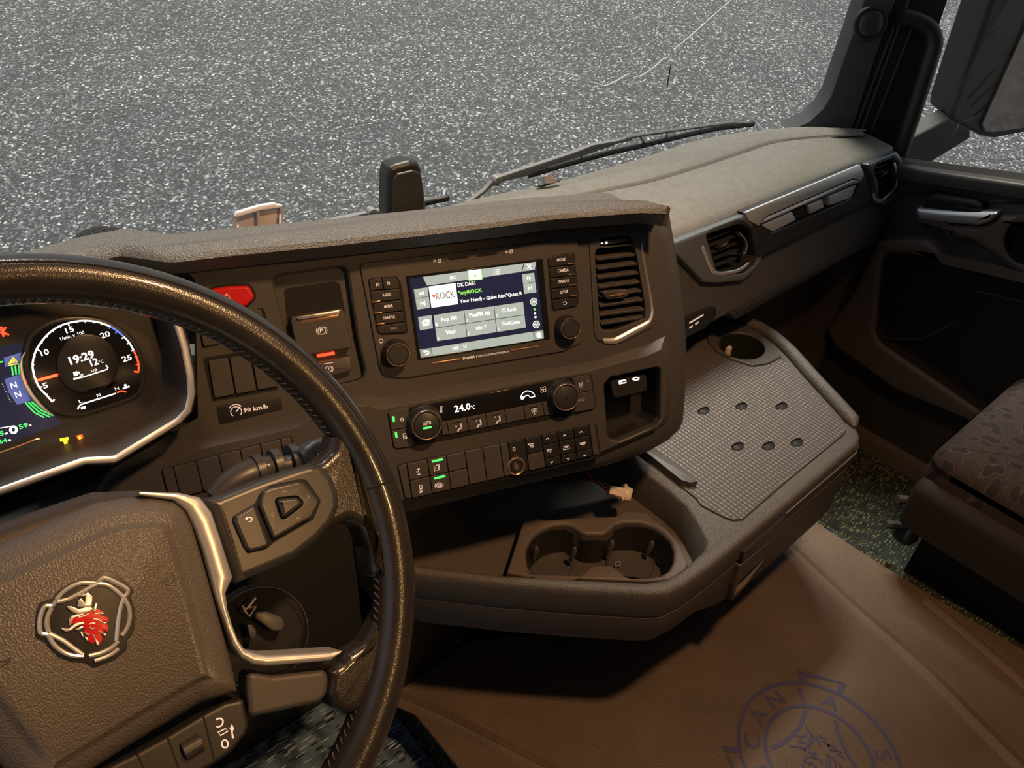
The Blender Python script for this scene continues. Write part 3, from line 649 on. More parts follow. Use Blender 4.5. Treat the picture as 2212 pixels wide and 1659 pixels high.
# lower section standing proud below the lit ledge
lowA = [(391, 957), (479, 929), (626, 894), (651, 881), (667, 874), (765, 853), (798, 849), (821, 856), (865, 848), (1300, 774), (1390, 744), (1440, 722), (1450, 770), (1452, 840), (1449, 903), (1440, 918), (1415, 934), (1375, 954), (1296, 990), (1108, 1034), (880, 1091), (700, 1131), (420, 1193), (200, 1193), (200, 1078), (240, 1030)]
lowB = [(400, 978), (454, 962), (644, 920), (660, 909), (672, 900), (768, 876), (798, 874), (821, 882), (865, 873), (1270, 800), (1394, 767), (1430, 751), (1440, 780), (1442, 840), (1438, 900), (1431, 912), (1410, 927), (1372, 947), (1292, 982), (1108, 1025), (880, 1082), (700, 1123), (420, 1185), (206, 1186), (207, 1081), (250, 1038)]
HB = .012
PL_ = PS.off(HB)
pocket = ccw(rnd(PL_.uvs(zu([(188, 650), (235, 592), (578, 520), (605, 540), (603, 900), (572, 950), (300, 1062), (232, 1052), (212, 1000)])), .004))
g = MB(); a0 = ccw(PS.uvs(lowA)); b0 = ccw([(p[0], p[1]) for p in PS.uvs(lowB, HB)])
r0 = g.ring([PS.at(x, y, -.002) for x, y in a0]); r1 = g.ring([PS.at(x, y, HB - .002) for x, y in b0]); r2 = g.ring([PS.at(x, y, HB) for x, y in inset(b0, .002)])
g.bridge(r0, r1, 'plastic'); g.bridge(r1, r2, 'plastic'); h0 = g.ring([PS.at(x, y, -.001) for x, y in pocket]); h1 = g.ring([PS.at(x, y, HB - .002) for x, y in pocket]); h2 = g.ring([PS.at(x, y, HB) for x, y in inset(pocket, -.002)])
g.bridge(h0, h1, 'plastic', flip=True); g.bridge(h1, h2, 'plastic', flip=True); g.cap([r2, h2], PS, 'plastic'); g.build('lower_surround', stack, angle=30)
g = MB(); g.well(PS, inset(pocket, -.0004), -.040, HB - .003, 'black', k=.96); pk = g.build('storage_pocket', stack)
usb = ccw(rnd(PS.uvs(zu([(232, 645), (240, 618), (485, 575), (497, 590), (497, 690), (275, 742), (250, 725)]), .005), .003))
g = MB(); g.prism(PS, usb, -.04, .006, 'black', .001); us = g.build('usb_plate', stack, wn=True)
g = MB(); g.strokes(PS, [zu(q) for q in ([(295, 620), (345, 612), (347, 630), (296, 640), (295, 620)], [(392, 605), (415, 592), (442, 597), (440, 608), (412, 614), (392, 606)], [(300, 626), (320, 622)])], .0016, .0062, 'led_white')
g.quad(PS, zu([(292, 650), (365, 636), (368, 665), (295, 680)]), .0062, 'matt_black'); g.quad(PS, zu([(410, 628), (440, 622), (443, 640), (413, 648)]), .0062, 'matt_black'); g.build('usb_port', us)

# ---- parking brake recess and rocker
g = MB(); g.well(PS, park_hole, -.011, -.003, 'plastic'); cav = ccw(rnd(PS.uvs(z3([(1075, 380), (1095, 350), (1680, 268), (1740, 300), (1800, 640), (1110, 740)]), -.009), .002))
g.prism(PS, cav, -.0108, -.0102, 'matt_black'); g.build('switch_recess', stack)
flap = ccw(rnd(PS.uvs(z3([(1150, 735), (1160, 690), (1770, 590), (1800, 680), (1880, 1060), (1700, 1085), (1240, 1170)]), .004), .002))
g = MB(); g.prism(PS, flap, -.010, .004, 'plastic', .002); fl = g.build('parking_brake_switch', stack, wn=True)
g = MB(); g.prism(PS, rnd(PS.uvs(z3([(1212, 692), (1735, 602), (1738, 635), (1722, 660), (1245, 722)]), .007), .0008), .003, .0075, 'chrome', .0015); g.prism(PS, PS.uvs(z3([(1270, 732), (1725, 655), (1712, 700), (1290, 778)]), .0042), .003, .0046, 'gold_ring', .0003); g.build('pull_edge', fl)
def rings_P(mb, cx, cy, rx, h, txt, m='icon'):
    c = PS.uv(cx, cy, h); r = (V(PS.uv(cx + rx, cy, h)) - V(c)).length
    mb.line(PS, circ(*c, r, 28), .0006, h, m, closed=True)
    for s in (0, math.pi): mb.line(PS, [(c[0] + r * 1.38 * math.cos(s + t), c[1] + r * 1.38 * math.sin(s + t)) for t in [(-.75 + i * .15) for i in range(11)]], .0006, h, m)
    return c, r
x, y = z3([(1520, 853)])[0]
g = MB(); rings_P(g, x, y, 8.2, .0042, 'P'); g.text(PS, 'P', (x - 3.2, y + 4.6), (x + 3.4, y + 3.6), 9, .0042, 'icon', bold=.01); g.build('park_symbol', fl)
g = MB(); q = PS.uvs(z3([(1465, 1150), (1675, 1112), (1678, 1138), (1468, 1173)]), -.002); g.prism(PS, q, -.009, -.001, 'led_red', .0006); g.build('red_indicator', fl)
g = MB(); g.prism(PS, rnd(PS.uvs(z3([(1330, 1260), (1500, 1225), (1865, 1155), (1885, 1190), (1885, 1330), (1640, 1395), (1330, 1450)]), .0), .001), -.010, .0, 'plastic', .0015); hb_ = g.build('hold_switch', stack, wn=True)
x, y = z3([(1605, 1312)])[0]
g = MB(); rings_P(g, x, y, 6.6, .0002, 'P'); g.strokes(PS, [z3([(1605, 1290), (1608, 1325)]), z3([(1545, 1250), (1660, 1232)])], .0006, .0002, 'icon'); g.build('hold_symbol', hb_)
# ---- hazard switch
g = MB(); hz = ccw(rnd(PS.uvs(z3([(120, 450), (215, 352), (420, 322), (640, 318), (668, 350), (718, 445), (690, 490), (620, 560), (400, 600), (200, 590)]), .004), .003))
g.prism(PS, inset(hz, -.0022), -.004, .0006, 'matt_black'); g.prism(PS, hz, -.004, .007, 'red', .003, 3); hs = g.build('hazard_switch', stack, label='red hazard warning switch', wn=True)
g = MB(); x, y = z3([(385, 460)])[0]; g.line(PS, PS.uvs([(x - 9, y + 8), (x, y - 9), (x + 11, y + 5), (x - 9, y + 8)], .0072), .0008, .0072, 'icon'); g.build('warning_triangle', hs)
# ---- blank rocker switches left of the recess
def rocker(par, px, h=.004, m='plastic', name='switch_blank', curve=True, base=0., r=.0020):
    v = MB(); q = ccw(rnd(PS.uvs(px, base + h), r)); v.prism(PS, q, base - .001, base + h, m, .0010, 2); return v.build(name, par, wn=True)
g = MB(); g.prism(PS, rnd(PS.uvs(z3([(100, 1180), (600, 1100), (980, 1500), (1000, 1560), (215, 1700)]), .0006), .002), -.002, .0006, 'matt_black'); g.build('switch_well', stack)
g = MB(); g.prism(PS, rnd(PS.uvs(z3([(60, 860), (820, 570), (870, 700), (340, 1000), (90, 1055)]), .0006), .002), -.002, .0006, 'matt_black'); g.build('switch_well', stack)
for q in ([(165, 1215), (398, 1178), (482, 1612), (240, 1660)], [(422, 1176), (655, 1140), (740, 1565), (500, 1612)], [(680, 1136), (905, 1100), (985, 1520), (760, 1562)], [(80, 885), (300, 850), (325, 1000), (110, 1045)], [(330, 842), (540, 800), (560, 940), (350, 990)], [(560, 640), (790, 600), (820, 690), (600, 760)]):
    rocker(stack, z3(q), .004)
# ---- speed limiter label
g = MB(); g.prism(PS, rnd(PS.uvs(zw([(503, 385), (1045, 280), (1070, 410), (530, 545)]), .001), .002), -.001, .001, 'black', .0004); sl_ = g.build('speed_label', stack)
g = MB(); g.text(PS, '90 km/h', zw([(738, 438)])[0], zw([(943, 400)])[0], 9.2, .0012, 'icon', bold=.02)
x, y = zw([(672, 432)])[0]; c = PS.uv(x, y, .0012); r = .0056
g.line(PS, [(c[0] + r * math.cos(t), c[1] + r * math.sin(t)) for t in [math.pi * (-.25 + 1.5 * i / 20) for i in range(21)]], .0009, .0012, 'icon')
g.line(PS, [(c[0] + r * 1.45 * math.cos(t), c[1] + r * 1.45 * math.sin(t)) for t in [math.pi * (.22 + .56 * i / 12) for i in range(13)]], .0008, .0012, 'icon')
g.line(PS, [c, (c[0] + r * .95, c[1] + r * .95)], .0011, .0012, 'icon'); g.build('speed_lettering', sl_)
# ---- lower left switch bank
qL = zw([(40, 932), (1135, 648), (1195, 930), (105, 1180)])
TL, TR, BR, BL = [V(PS.uv(*p, HB + .004)) for p in qL]
def cell(TL, TR, BR, BL, s0, s1, t0, t1):
    f = lambda s, t: (TL.lerp(TR, s)).lerp(BL.lerp(BR, s), t)
    return [tuple(f(s0, t0)), tuple(f(s1, t0)), tuple(f(s1, t1)), tuple(f(s0, t1))]
g = MB(); g.prism(PS, rnd(cell(TL, TR, BR, BL, -.012, 1.012, -.02, 1.03), .003), HB - .002, HB + .0006, 'matt_black', 0); g.build('switch_well', stack)
for s0, s1 in [(0, .078), (.084, .252), (.258, .425), (.431, .592), (.598, .752), (.758, .915), (.921, 1.)]:
    v = MB(); v.prism(PS, rnd(cell(TL, TR, BR, BL, s0, s1, 0, 1), .0022), HB - .002, HB + .004, 'plastic', .0012); v.build('switch_blank', stack, wn=True)

# ---- tall air vent in the console
vp = ccw(rnd(PS.uvs(zv([(122, 380), (140, 330), (190, 302), (700, 252), (755, 285), (945, 1190), (940, 1330), (885, 1420), (500, 1612), (300, 1602), (215, 1570), (183, 1490)]), .001), .002))
op = ccw(rnd(PS.uvs(zv([(190, 560), (205, 500), (250, 470), (650, 440), (690, 590), (790, 1200), (780, 1310), (450, 1440), (290, 1452), (252, 1400)]), .0), .002))
tw = ccw(rnd(PS.uvs(zv([(245, 400), (262, 350), (600, 325), (640, 400), (640, 425), (250, 460)]), .0), .001))
g = MB(); g.prism(PS, vp, -.010, .0022, 'plastic', .0015, holes=[op, tw]); av = g.build('air_vent', stack, wn=True)
g = MB(); g.well(PS, op, -.05, .0008, 'matt_black'); g.well(PS, tw, -.012, .0008, 'matt_black'); g.build('duct', av)
for a, b in [((205, 612), (685, 552)), ((210, 724), (705, 660)), ((217, 834), (722, 770)), ((228, 946), (742, 878)), ((235, 1052), (755, 985)), ((242, 1168), (770, 1090)), ((248, 1276), (785, 1205)), ((258, 1384), (785, 1300))]:
    A, B = [PS.uv(*p, -.004) for p in zv([a, b])]
    v = MB(); P0, P1 = PS.at(*A, -.002), PS.at(*B, -.002); dn = -PS.n * .028 + PS.v * .010; th = PS.v * .0016
    v.loft([[P0 + th, P1 + th], [P0 + th * .3 + PS.n * .001, P1 + th * .3 + PS.n * .001], [P0 - th, P1 - th], [P0 - th + dn, P1 - th + dn], [P0 + th + dn, P1 + th + dn], [P0 + th, P1 + th]], 'plastic', closed=False); v.build('slat', av, smooth=False)
g = MB(); g.prism(PS, rnd(PS.uvs(zv([(272, 1002), (335, 985), (560, 965), (590, 990), (590, 1050), (500, 1075), (350, 1088)]), .004), .001), -.006, .0045, 'plastic', .0015); tb = g.build('vent_tab', av, wn=True)
g = MB(); g.prism(PS, PS.uvs(zv([(365, 1040), (550, 1012), (545, 1035), (510, 1045), (378, 1062)]), .005), .003, .0062, 'gold_ring', .0006); g.build('tab_edge', tb)
g = MB(); g.prism(PS, rnd(PS.uvs(zv([(262, 410), (330, 380), (560, 352), (592, 372), (585, 400), (270, 440)]), .003), .001), -.008, .003, 'plastic', .001); g.quad(PS, zv([(318, 398), (342, 395), (344, 425), (320, 428)]), .0032, 'led_white'); g.quad(PS, zv([(262, 412), (285, 408), (287, 422), (264, 426)]), .0032, 'led_white'); g.build('thumb_wheel', av)
cp = zv([(792, 405), (770, 425), (756, 460), (800, 720), (850, 1000), (878, 1180), (880, 1270), (855, 1340), (800, 1390), (640, 1480), (480, 1565), (400, 1585), (292, 1580)])
g = MB(); P = PS.uvs(cp, .003); ws = [.0003, .0008, .0012, .0014, .0018, .0024, .0030, .0040, .0052, .0060, .0060, .0056, .0040]
for k in (0,):
    Lr = spline([(p[0], p[1], w) for p, w in zip(P, ws)], 4); Lp = [V((q.x, q.y)) for q in Lr]
    a, b, c = [], [], []
    for i, p in enumerate(Lp):
        t = (Lp[min(i + 1, len(Lp) - 1)] - Lp[max(i - 1, 0)]).normalized(); n_ = V((-t.y, t.x)) * Lr[i].z * .75
        a.append(PS.at(p.x - n_.x, p.y - n_.y, .0018)); b.append(PS.at(p.x, p.y, .0046)); c.append(PS.at(p.x + n_.x, p.y + n_.y, .0018))
    g.loft([a, [x_.lerp(y_, .6) + PS.n * .0006 for x_, y_ in zip(a, b)], b, [x_.lerp(y_, .6) + PS.n * .0006 for x_, y_ in zip(c, b)], c][::-1], 'chrome', closed=False)
g.build('chrome_strip', av, angle=60)
# chrome sliver on the far corner of the console
g = MB(); q = PS.off(-.014); g.tube([q.hit(*p) for p in [(1300, 782), (1340, 768), (1390, 750), (1440, 726), (1462, 700), (1474, 665)]][3:], [.001, .003, .001], 'plastic', n=8); g.build('corner_trim', stack)

# ================================================================== infotainment unit
H0 = .003
inf = thing('infotainment_unit', tuple(PS.at(0, 0, .002)), 'infotainment unit with a lit touchscreen showing radio presets', 'radio')
bz = ccw(rnd(PS.uvs(zi([(75, 318), (85, 290), (120, 278), (1980, 57), (2003, 80), (2062, 880), (2060, 935), (2020, 990), (1880, 1060), (480, 1300), (370, 1293), (275, 1272), (240, 1190)]), H0), .002))
g = MB(); g.prism(PS, bz, -.002, H0, 'plastic', .0015); g.build('bezel', inf, wn=True)
lower = ccw(PS.uvs(zi([(480, 400), (1700, 245), (1758, 950), (1655, 965), (1500, 1015), (1880, 1000), (1990, 985), (1870, 1055), (480, 1290), (330, 1200), (500, 1190), (575, 1140)]), H0))
g = MB(); fr = ccw(PS.uvs(zi([(478, 395), (1690, 240), (1755, 950), (585, 1140)]), H0 + .001)); sq = ccw(PS.uvs(zi([(510, 415), (1632, 268), (1700, 948), (608, 1120)]), H0 + .0005))
g.prism(PS, fr, H0 - .001, H0 + .0015, 'gloss_black', .0012, holes=[sq], hbev=.0008); g.build('screen_frame', inf)
hs_ = H0 + .0006
g = MB(); g.prism(PS, sq, H0 - .001, hs_, 'scr_navy')
def q4(pts, m, lv=1): g.quad(PS, zi(pts), hs_, m, .00006 * lv)
q4([(628, 402), (1520, 283), (1500, 357), (665, 480)], 'scr_grey'); q4([(1528, 282), (1630, 268), (1618, 340), (1508, 354)], 'scr_grey')
q4([(1024, 340), (1144, 325), (1156, 424), (1032, 436)], 'scr_green', 2); q4([(1030, 346), (1139, 332), (1151, 419), (1038, 430)], 'scr_white', 3)
q4([(1082, 378), (1098, 376), (1102, 405), (1086, 407)], 'scr_green', 4)
q4([(548, 512), (670, 494), (680, 574), (560, 592)], 'scr_grey'); q4([(562, 596), (681, 578), (693, 674), (576, 692)], 'scr_grey')
q4([(678, 488), (918, 456), (941, 642), (705, 676)], 'scr_white')
q4([(1505, 380), (1613, 364), (1622, 444), (1514, 458)], 'scr_grey'); q4([(1515, 462), (1623, 448), (1634, 538), (1525, 553)], 'scr_grey')
q4([(585, 757), (706, 740), (718, 857), (603, 874)], 'scr_grey')
G = {(0, 0): (720, 738), (1, 0): (992, 697), (2, 0): (1258, 658), (3, 0): (1518, 620), (0, 1): (736, 855), (1, 1): (1006, 815), (2, 1): (1270, 776), (3, 1): (1530, 738), (0, 2): (752, 973), (1, 2): (1020, 934), (2, 2): (1284, 893), (3, 2): (1543, 852)}
for i in range(3):
    for j in range(2):
        a, b, c, d = G[i, j], G[i + 1, j], G[i + 1, j + 1], G[i, j + 1]; e = 2.5
        q4([(a[0] + e, a[1] + e), (b[0] - e, b[1] + e), (c[0] - e, c[1] - e), (d[0] + e, d[1] - e)], 'scr_grey')
q4([(600, 1046), (700, 1030), (712, 1102), (612, 1118)], 'scr_tile'); q4([(704, 1030), (1603, 887), (1612, 962), (716, 1102)], 'scr_grey'); q4([(1608, 886), (1694, 872), (1700, 946), (1616, 960)], 'scr_tile')
T = lambda s, a, b, cap, m='scr_white', lv=3, bold=.03: g.text(PS, s, zi([a])[0], zi([b])[0], cap / 4.096, hs_, m, .00006 * lv, bold)
T('SRC', (868, 424), (922, 416), 26); T('ROCK', (748, 604), (912, 582), 62, 'scr_brown', 2, .0); T('DK DAB1', (936, 491), (1094, 470), 32); T('°myROCK', (945, 562), (1154, 532), 32, 'scr_green')
T('Your Head) - Quiet Riot°Quiet R', (955, 634), (1508, 560), 30)
T('Pop FM', (792, 798), (930, 776), 32); T('PopFM 80', (1040, 757), (1222, 735), 32); T('Cl Rock', (1327, 716), (1460, 698), 32); T('Vinyl', (832, 912), (918, 896), 34); T('mix 7', (1100, 870), (1192, 856), 32); T('GuldCoun', (1327, 832), (1488, 812), 32)
for s, p in (('1', (740, 838)), ('2', (1010, 798)), ('3', (1277, 757)), ('4', (757, 960)), ('5', (1026, 918)), ('6', (1290, 876))): T(s, p, (p[0] + 17, p[1] - 2), 26, 'scr_white', 3, 0)
T('DAB', (892, 1049), (946, 1041), 28); T('TA', (984, 1033), (1018, 1028), 28)
def tri(p, lv=2): q4(p, 'scr_white', lv)
tri([(592, 552), (615, 528), (617, 566)]); tri([(612, 549), (636, 526), (640, 562)]); tri([(1548, 396), (1566, 412), (1550, 430)]); tri([(1566, 393), (1586, 410), (1570, 427)])
tri([(603, 618), (611, 617), (616, 655), (608, 656)]); tri([(614, 637), (646, 610), (652, 658)]); tri([(1554, 480), (1562, 522), (1584, 500)]); tri([(1584, 478), (1592, 477), (1598, 516), (1590, 517)])
tri([(1545, 292), (1555, 288), (1592, 330), (1582, 336)]); tri([(1578, 286), (1590, 288), (1560, 334), (1548, 330)]); tri([(620, 800), (640, 780), (685, 775), (690, 812), (680, 832), (628, 838)])
g.line(PS, PS.uvs(zi([(635, 812), (650, 800), (668, 815), (682, 802)]), hs_), .0008, hs_, 'scr_tile', th=.0002)
tri([(1622, 915), (1650, 885), (1684, 906)]); tri([(1632, 910), (1675, 904), (1680, 938), (1638, 944)])
g.line(PS, PS.uvs(zi([(634, 1062), (665, 1058), (680, 1070), (676, 1084), (650, 1090)]), hs_), .0018, hs_, 'scr_white', th=.0002); tri([(628, 1064), (650, 1050), (652, 1074)])
for k, yy in enumerate((340, 357, 373)): g.line(PS, PS.uvs(zi([(1255, yy + 4), (1265, yy + 3)]), hs_), .0012, hs_, 'scr_white', th=.0002); g.line(PS, PS.uvs(zi([(1272, yy + 2), (1306, yy - 2)]), hs_), .0012, hs_, 'scr_white', th=.0002)
for (cx, cy, s) in ((1610, 622, -1), (1632, 823, 1)):
    c = PS.uv(*zi([(cx, cy)])[0], hs_); r = .0046
    for rr, m, lv in ((r, 'scr_white', 1), (r * .86, 'scr_tile', 2)): g.cap([g.ring([PS.at(a, b, hs_ + .00006 * lv) for a, b in circ(*c, rr, 28)])], PS, m)
    g.line(PS, [(c[0] - .0022, c[1] + s * .001), (c[0], c[1] - s * .0012), (c[0] + .0022, c[1] + s * .001)], .0012, hs_, 'scr_white', th=.0002)
for (cx, cy), m in zip(((1617, 690), (1621, 724), (1625, 758)), ('scr_green', 'scr_white', 'scr_white')):
    q4([(cx - 9, cy - 8), (cx + 8, cy - 10), (cx + 9, cy + 8), (cx - 8, cy + 10)], m, 2)
c = PS.uv(*zi([(725, 573)])[0], hs_); g.cap([g.ring([PS.at(a, b, hs_ + .00018) for a, b in [(c[0] - .0022, c[1] + .001), (c[0], c[1] - .0026), (c[0] + .0022, c[1] + .001), (c[0] + .001, c[1] + .002), (c[0] - .001, c[1] + .002)][::1]])], PS, 'led_red')
g.build('touchscreen', inf, smooth=False)
# keys
def key(par, px, txt=None, ta=None, tb=None, cap=26, tick=None, name='key', zz=zi, h=H0, kh=.0022, m='black', m2='icon'):
    v = MB(); v.prism(PS, rnd(ccw(PS.uvs(zz(px), h + kh)), .0013), h - .001, h + kh, m, .0007); k = v.build(name, par, wn=True)
    if txt:
        v = MB(); sc_ = 4.096 if zz is zi else 4.254; v.text(PS, txt, zz([ta])[0], zz([tb])[0], cap / sc_, h + kh, m2, .0004, .01); v.build('key_lettering', k)
    if tick: v = MB(); v.prism(PS, PS.uvs(zz(tick), h + kh), h, h + kh + .0012, 'gold_ring', .0003); v.build('key_edge', k)
    return k
for q in ([(140, 420), (262, 402), (400, 398), (440, 470), (495, 880), (485, 905), (260, 918), (222, 890)], [(1730, 240), (1795, 208), (1968, 188), (2010, 620), (1985, 668), (1785, 705), (1762, 680)]):
    g = MB(); g.prism(PS, rnd(PS.uvs(zi(q), H0), .002), H0 - .001, H0 + .0004, 'matt_black'); g.build('key_well', inf)
kp = key(inf, [(150, 430), (262, 412), (278, 512), (166, 526)]); kn = key(inf, [(272, 412), (370, 406), (408, 428), (420, 504), (286, 514)])
for par, pp in ((kp, [[(215, 458), (220, 486)], [(240, 456), (222, 471), (242, 484), (240, 456)]]), (kn, [[(310, 444), (314, 472), (328, 456), (310, 444)], [(330, 444), (334, 470)]])):
    v = MB(); v.strokes(PS, [zi(a) for a in pp], .0006, H0 + .0022, 'icon'); v.build('key_symbol', par)
key(inf, [(165, 535), (420, 510), (436, 598), (182, 628)], 'RADIO', (275, 577), (350, 568), 26, [(178, 620), (250, 610), (248, 624), (180, 634)])
key(inf, [(185, 640), (440, 610), (454, 698), (203, 728)], 'MEDIA', (288, 679), (363, 669), 26, [(197, 718), (270, 708), (268, 722), (200, 731)])
key(inf, [(205, 740), (454, 708), (468, 798), (222, 828)], 'TRAFFIC', (276, 780), (382, 767), 26, [(216, 818), (288, 808), (286, 822), (219, 831)])
key(inf, [(225, 840), (470, 808), (480, 878), (462, 895), (255, 905), (234, 890)], 'NAVI', (342, 872), (397, 864), 24, m2='icon_dim')
key(inf, [(1740, 243), (1800, 215), (1960, 197), (1970, 285), (1742, 315)], 'PHONE', (1815, 266), (1888, 258), 26, [(1908, 282), (1968, 274), (1968, 285), (1908, 293)])
key(inf, [(1744, 325), (1972, 298), (1980, 383), (1755, 410)], 'CAMERA', (1822, 362), (1917, 351), 26, [(1916, 378), (1976, 370), (1976, 381), (1916, 389)])
key(inf, [(1757, 420), (1982, 393), (1990, 478), (1762, 505)], 'DISPLAY', (1831, 456), (1923, 445), 26, [(1924, 472), (1984, 464), (1984, 475), (1924, 483)])
key(inf, [(1764, 515), (1992, 486), (1998, 574), (1770, 600)], 'SETUP', (1843, 551), (1913, 541), 26, [(1932, 568), (1990, 560), (1990, 571), (1932, 579)])
kb = key(inf, [(1774, 610), (2000, 582), (2005, 625), (1975, 662), (1788, 695)])
v = MB(); v.line(PS, PS.uvs(zi([(1866, 628), (1890, 620), (1900, 630), (1895, 643), (1872, 646)]), H0 + .0022), .0007, H0 + .0022, 'icon'); v.build('key_symbol', kb)
v = MB(); pc = zi([(258, 968)])[0]; c = PS.uv(*pc, H0); v.line(PS, [(c[0] + .0022 * math.cos(t), c[1] + .0022 * math.sin(t)) for t in [math.pi * (.65 + 1.7 * i / 16) for i in range(17)]], .0006, H0, 'icon'); v.line(PS, [(c[0], c[1] + .0006), (c[0], c[1] + .003)], .0006, H0, 'icon'); v.build('power_symbol', inf)
def knob(par, px, zz, r, h, H=.020, ring='gold_ring', face=None, name='rotary_knob', small=False):
    p = zz([px])[0]; c = PS.uv(*p, h + H)
    v = MB(); v.lathe(PS, *c, [(r * 1.16, h - .001), (r * 1.12, h + .004), (r * 1.02, h + .006), (r, h + H - .002), (r * .985, h + H - .0008), (r * .95, h + H), (r * .80, h + H), (r * .78, h + H - .0006)], 'black', 48); k = v.build(name, par)
    v = MB(); v.tube([PS.at(a, b, h + H) for a, b in circ(*c, r * .90, 48)], .0006, ring, n=8, closed=True); v.build('knob_ring', k)
    v = MB(); v.lathe(PS, *c, [(r * .77, h + H - .001), (r * .76, h + H + .0002), (r * .72, h + H + .0006)], 'satin_black', 40); v.build('knob_cap', k)
    return k, c
knob(inf, (412, 1092), zi, .0142, H0, .016); knob(inf, (1940, 860), zi, .0135, H0, .016)
g = MB()
g.prism(PS, rnd(PS.uvs(zi([(835, 240), (850, 228), (1040, 205), (1320, 170), (1330, 180), (1300, 225), (1050, 250), (835, 280)]), H0), .001), H0 - .001, H0 + .0003, 'plastic'); g.build('card_slot_frame', inf)
for q in ([(850, 236), (1030, 213), (1035, 226), (1025, 236), (860, 256)], [(1105, 204), (1282, 182), (1292, 194), (1270, 208), (1112, 224)]): g = MB(); g.prism(PS, PS.uvs(zi(q), H0), H0 - .001, H0 + .0006, 'matt_black'); g.build('card_slot', inf)
g = MB()
for ox, oy in ((0, 0), (635, -80)):
    g.text(PS, 'SD', zi([(722 + ox, 272 + oy)])[0], zi([(748 + ox, 268 + oy)])[0], 5, H0, 'icon', .0004); g.line(PS, PS.uvs(zi([(762 + ox, 250 + oy), (770 + ox, 244 + oy), (784 + ox, 242 + oy), (788 + ox, 270 + oy), (765 + ox, 274 + oy)]), H0), .0007, H0, 'icon', closed=True); g.line(PS, PS.uvs(zi([(775 + ox, 252 + oy), (777 + ox, 264 + oy)]), H0), .0006, H0, 'icon')
g.text(PS, 'SCANIA', zi([(982, 1133)])[0], zi([(1090, 1116)])[0], 5, H0, 'icon', .0004, .03); g.text(PS, 'INFOTAINMENT PREMIUM', zi([(1118, 1112)])[0], zi([(1393, 1070)])[0], 4.4, H0, 'icon', .0004); g.line(PS, PS.uvs(zi([(1101, 1098), (1104, 1118)]), H0), .0005, H0, 'icon'); g.build('lettering', inf)
for q in ([(696, 1176), (716, 1158), (965, 1120), (966, 1136)], [(1405, 1062), (1404, 1048), (1655, 1008), (1664, 1018)]):
    g = MB(); g.prism(PS, PS.uvs(zi(q), H0), H0 - .001, H0 + .001, 'gold_ring', .0003); g.build('trim_bar', inf)

# ================================================================== climate unit
H1 = HB
cl = thing('climate_control_unit', tuple(PS.at(.02, -.10, HB)), 'climate control panel with two rotary knobs and a 24.0 degree readout', 'climate control')
co = ccw(rnd(PS.uvs(zc([(155, 440), (195, 412), (350, 385), (1850, 100), (2015, 70), (2038, 88), (2080, 372), (2045, 408), (1900, 450), (1700, 482), (260, 770), (212, 745)]), H1 + .001), .0015))
g = MB(); g.prism(PS, co, H1 - .002, H1 + .001, 'matt_black', .0006); g.build('panel_base', cl)
g = MB(); g.prism(PS, PS.uvs(zc([(358, 395), (1845, 105), (1868, 165), (1640, 322), (650, 508), (400, 560), (370, 480)]), H1 + .002), H1, H1 + .002, 'gloss_black', .0006); dsp = g.build('display', cl)
g = MB(); g.text(PS, '24.0', zc([(775, 428)])[0], zc([(922, 400)])[0], 62 / 4.254, H1 + .002, 'led_white', .0004, .02); g.text(PS, '°C', zc([(925, 398)])[0], zc([(962, 392)])[0], 7.5, H1 + .002, 'led_white', .0004, .02)
arc = [(1388, 306), (1382, 285), (1400, 250), (1440, 230), (1480, 238), (1505, 262), (1512, 282), (1470, 292), (1452, 272), (1425, 275), (1408, 300), (1388, 306)]
g.strokes(PS, [zc(arc)], .0011, H1 + .002, 'led_white'); g.quad(PS, zc([(1382, 278), (1408, 276), (1406, 308), (1386, 312)]), H1 + .0021, 'led_white'); g.build('readout', dsp)
g = MB(); c = PS.uv(*zc([(1588, 218)])[0], H1 + .002)
for s1 in (-1, 1):
    for s2 in (-1, 1): g.line(PS, circ(c[0] + s1 * .0017, c[1] + s2 * .0017, .0017, 14), .0005, H1 + .002, 'icon', closed=True)
g.strokes(PS, [zc([(645, 375), (640, 410), (648, 435), (660, 425), (655, 405), (660, 372), (645, 375)]), zc([(650, 400), (650, 428)])], .0006, H1 + .002, 'icon'); g.build('display_symbol', dsp)
def ckey(px, name='key', sym=None, led=None, m2='icon', h=H1 + .001, kh=.0022):
    k = key(cl, px, name=name, zz=zc, h=h, kh=kh, m='plastic')
    if sym: v = MB(); v.strokes(PS, [zc(a) for a in sym], .0006, h + kh, m2); v.build('key_symbol', k)
    if led: v = MB(); v.prism(PS, PS.uvs(zc(led), h + kh), h, h + kh + .0006, 'led_green', .0002); v.build('indicator', k)
    return k
star = lambda cx, cy, r: [[(cx + r * math.cos(t), cy + r * math.sin(t)) for t in [i * math.tau / 12 for i in range(13)]]] + [[(cx + r * .9 * math.cos(t), cy + r * .9 * math.sin(t)), (cx + r * 1.5 * math.cos(t), cy + r * 1.5 * math.sin(t))] for t in [i * math.tau / 6 for i in range(6)]]
ckey([(170, 435), (195, 418), (352, 388), (372, 560), (195, 592)], sym=star(290, 495, 12), led=[(200, 468), (220, 464), (226, 512), (207, 516)])
ckey([(195, 602), (372, 568), (405, 735), (250, 760), (218, 742)], sym=[[(300, 625), (325, 620), (332, 665), (305, 672), (300, 625)], [(312, 655), (322, 640)]] + [star(330, 662, 7)[0]], led=[(224, 615), (243, 611), (250, 660), (231, 664)])
ckey([(1850, 112), (2008, 82), (2024, 92), (2045, 225), (1915, 248)], sym=[[(1920, 155), (1925, 188)], [(1934, 152), (1938, 186)], [(1946, 150), (1951, 183)], [(1922, 198), (1955, 192)], [(1998, 130), (2001, 155)]])
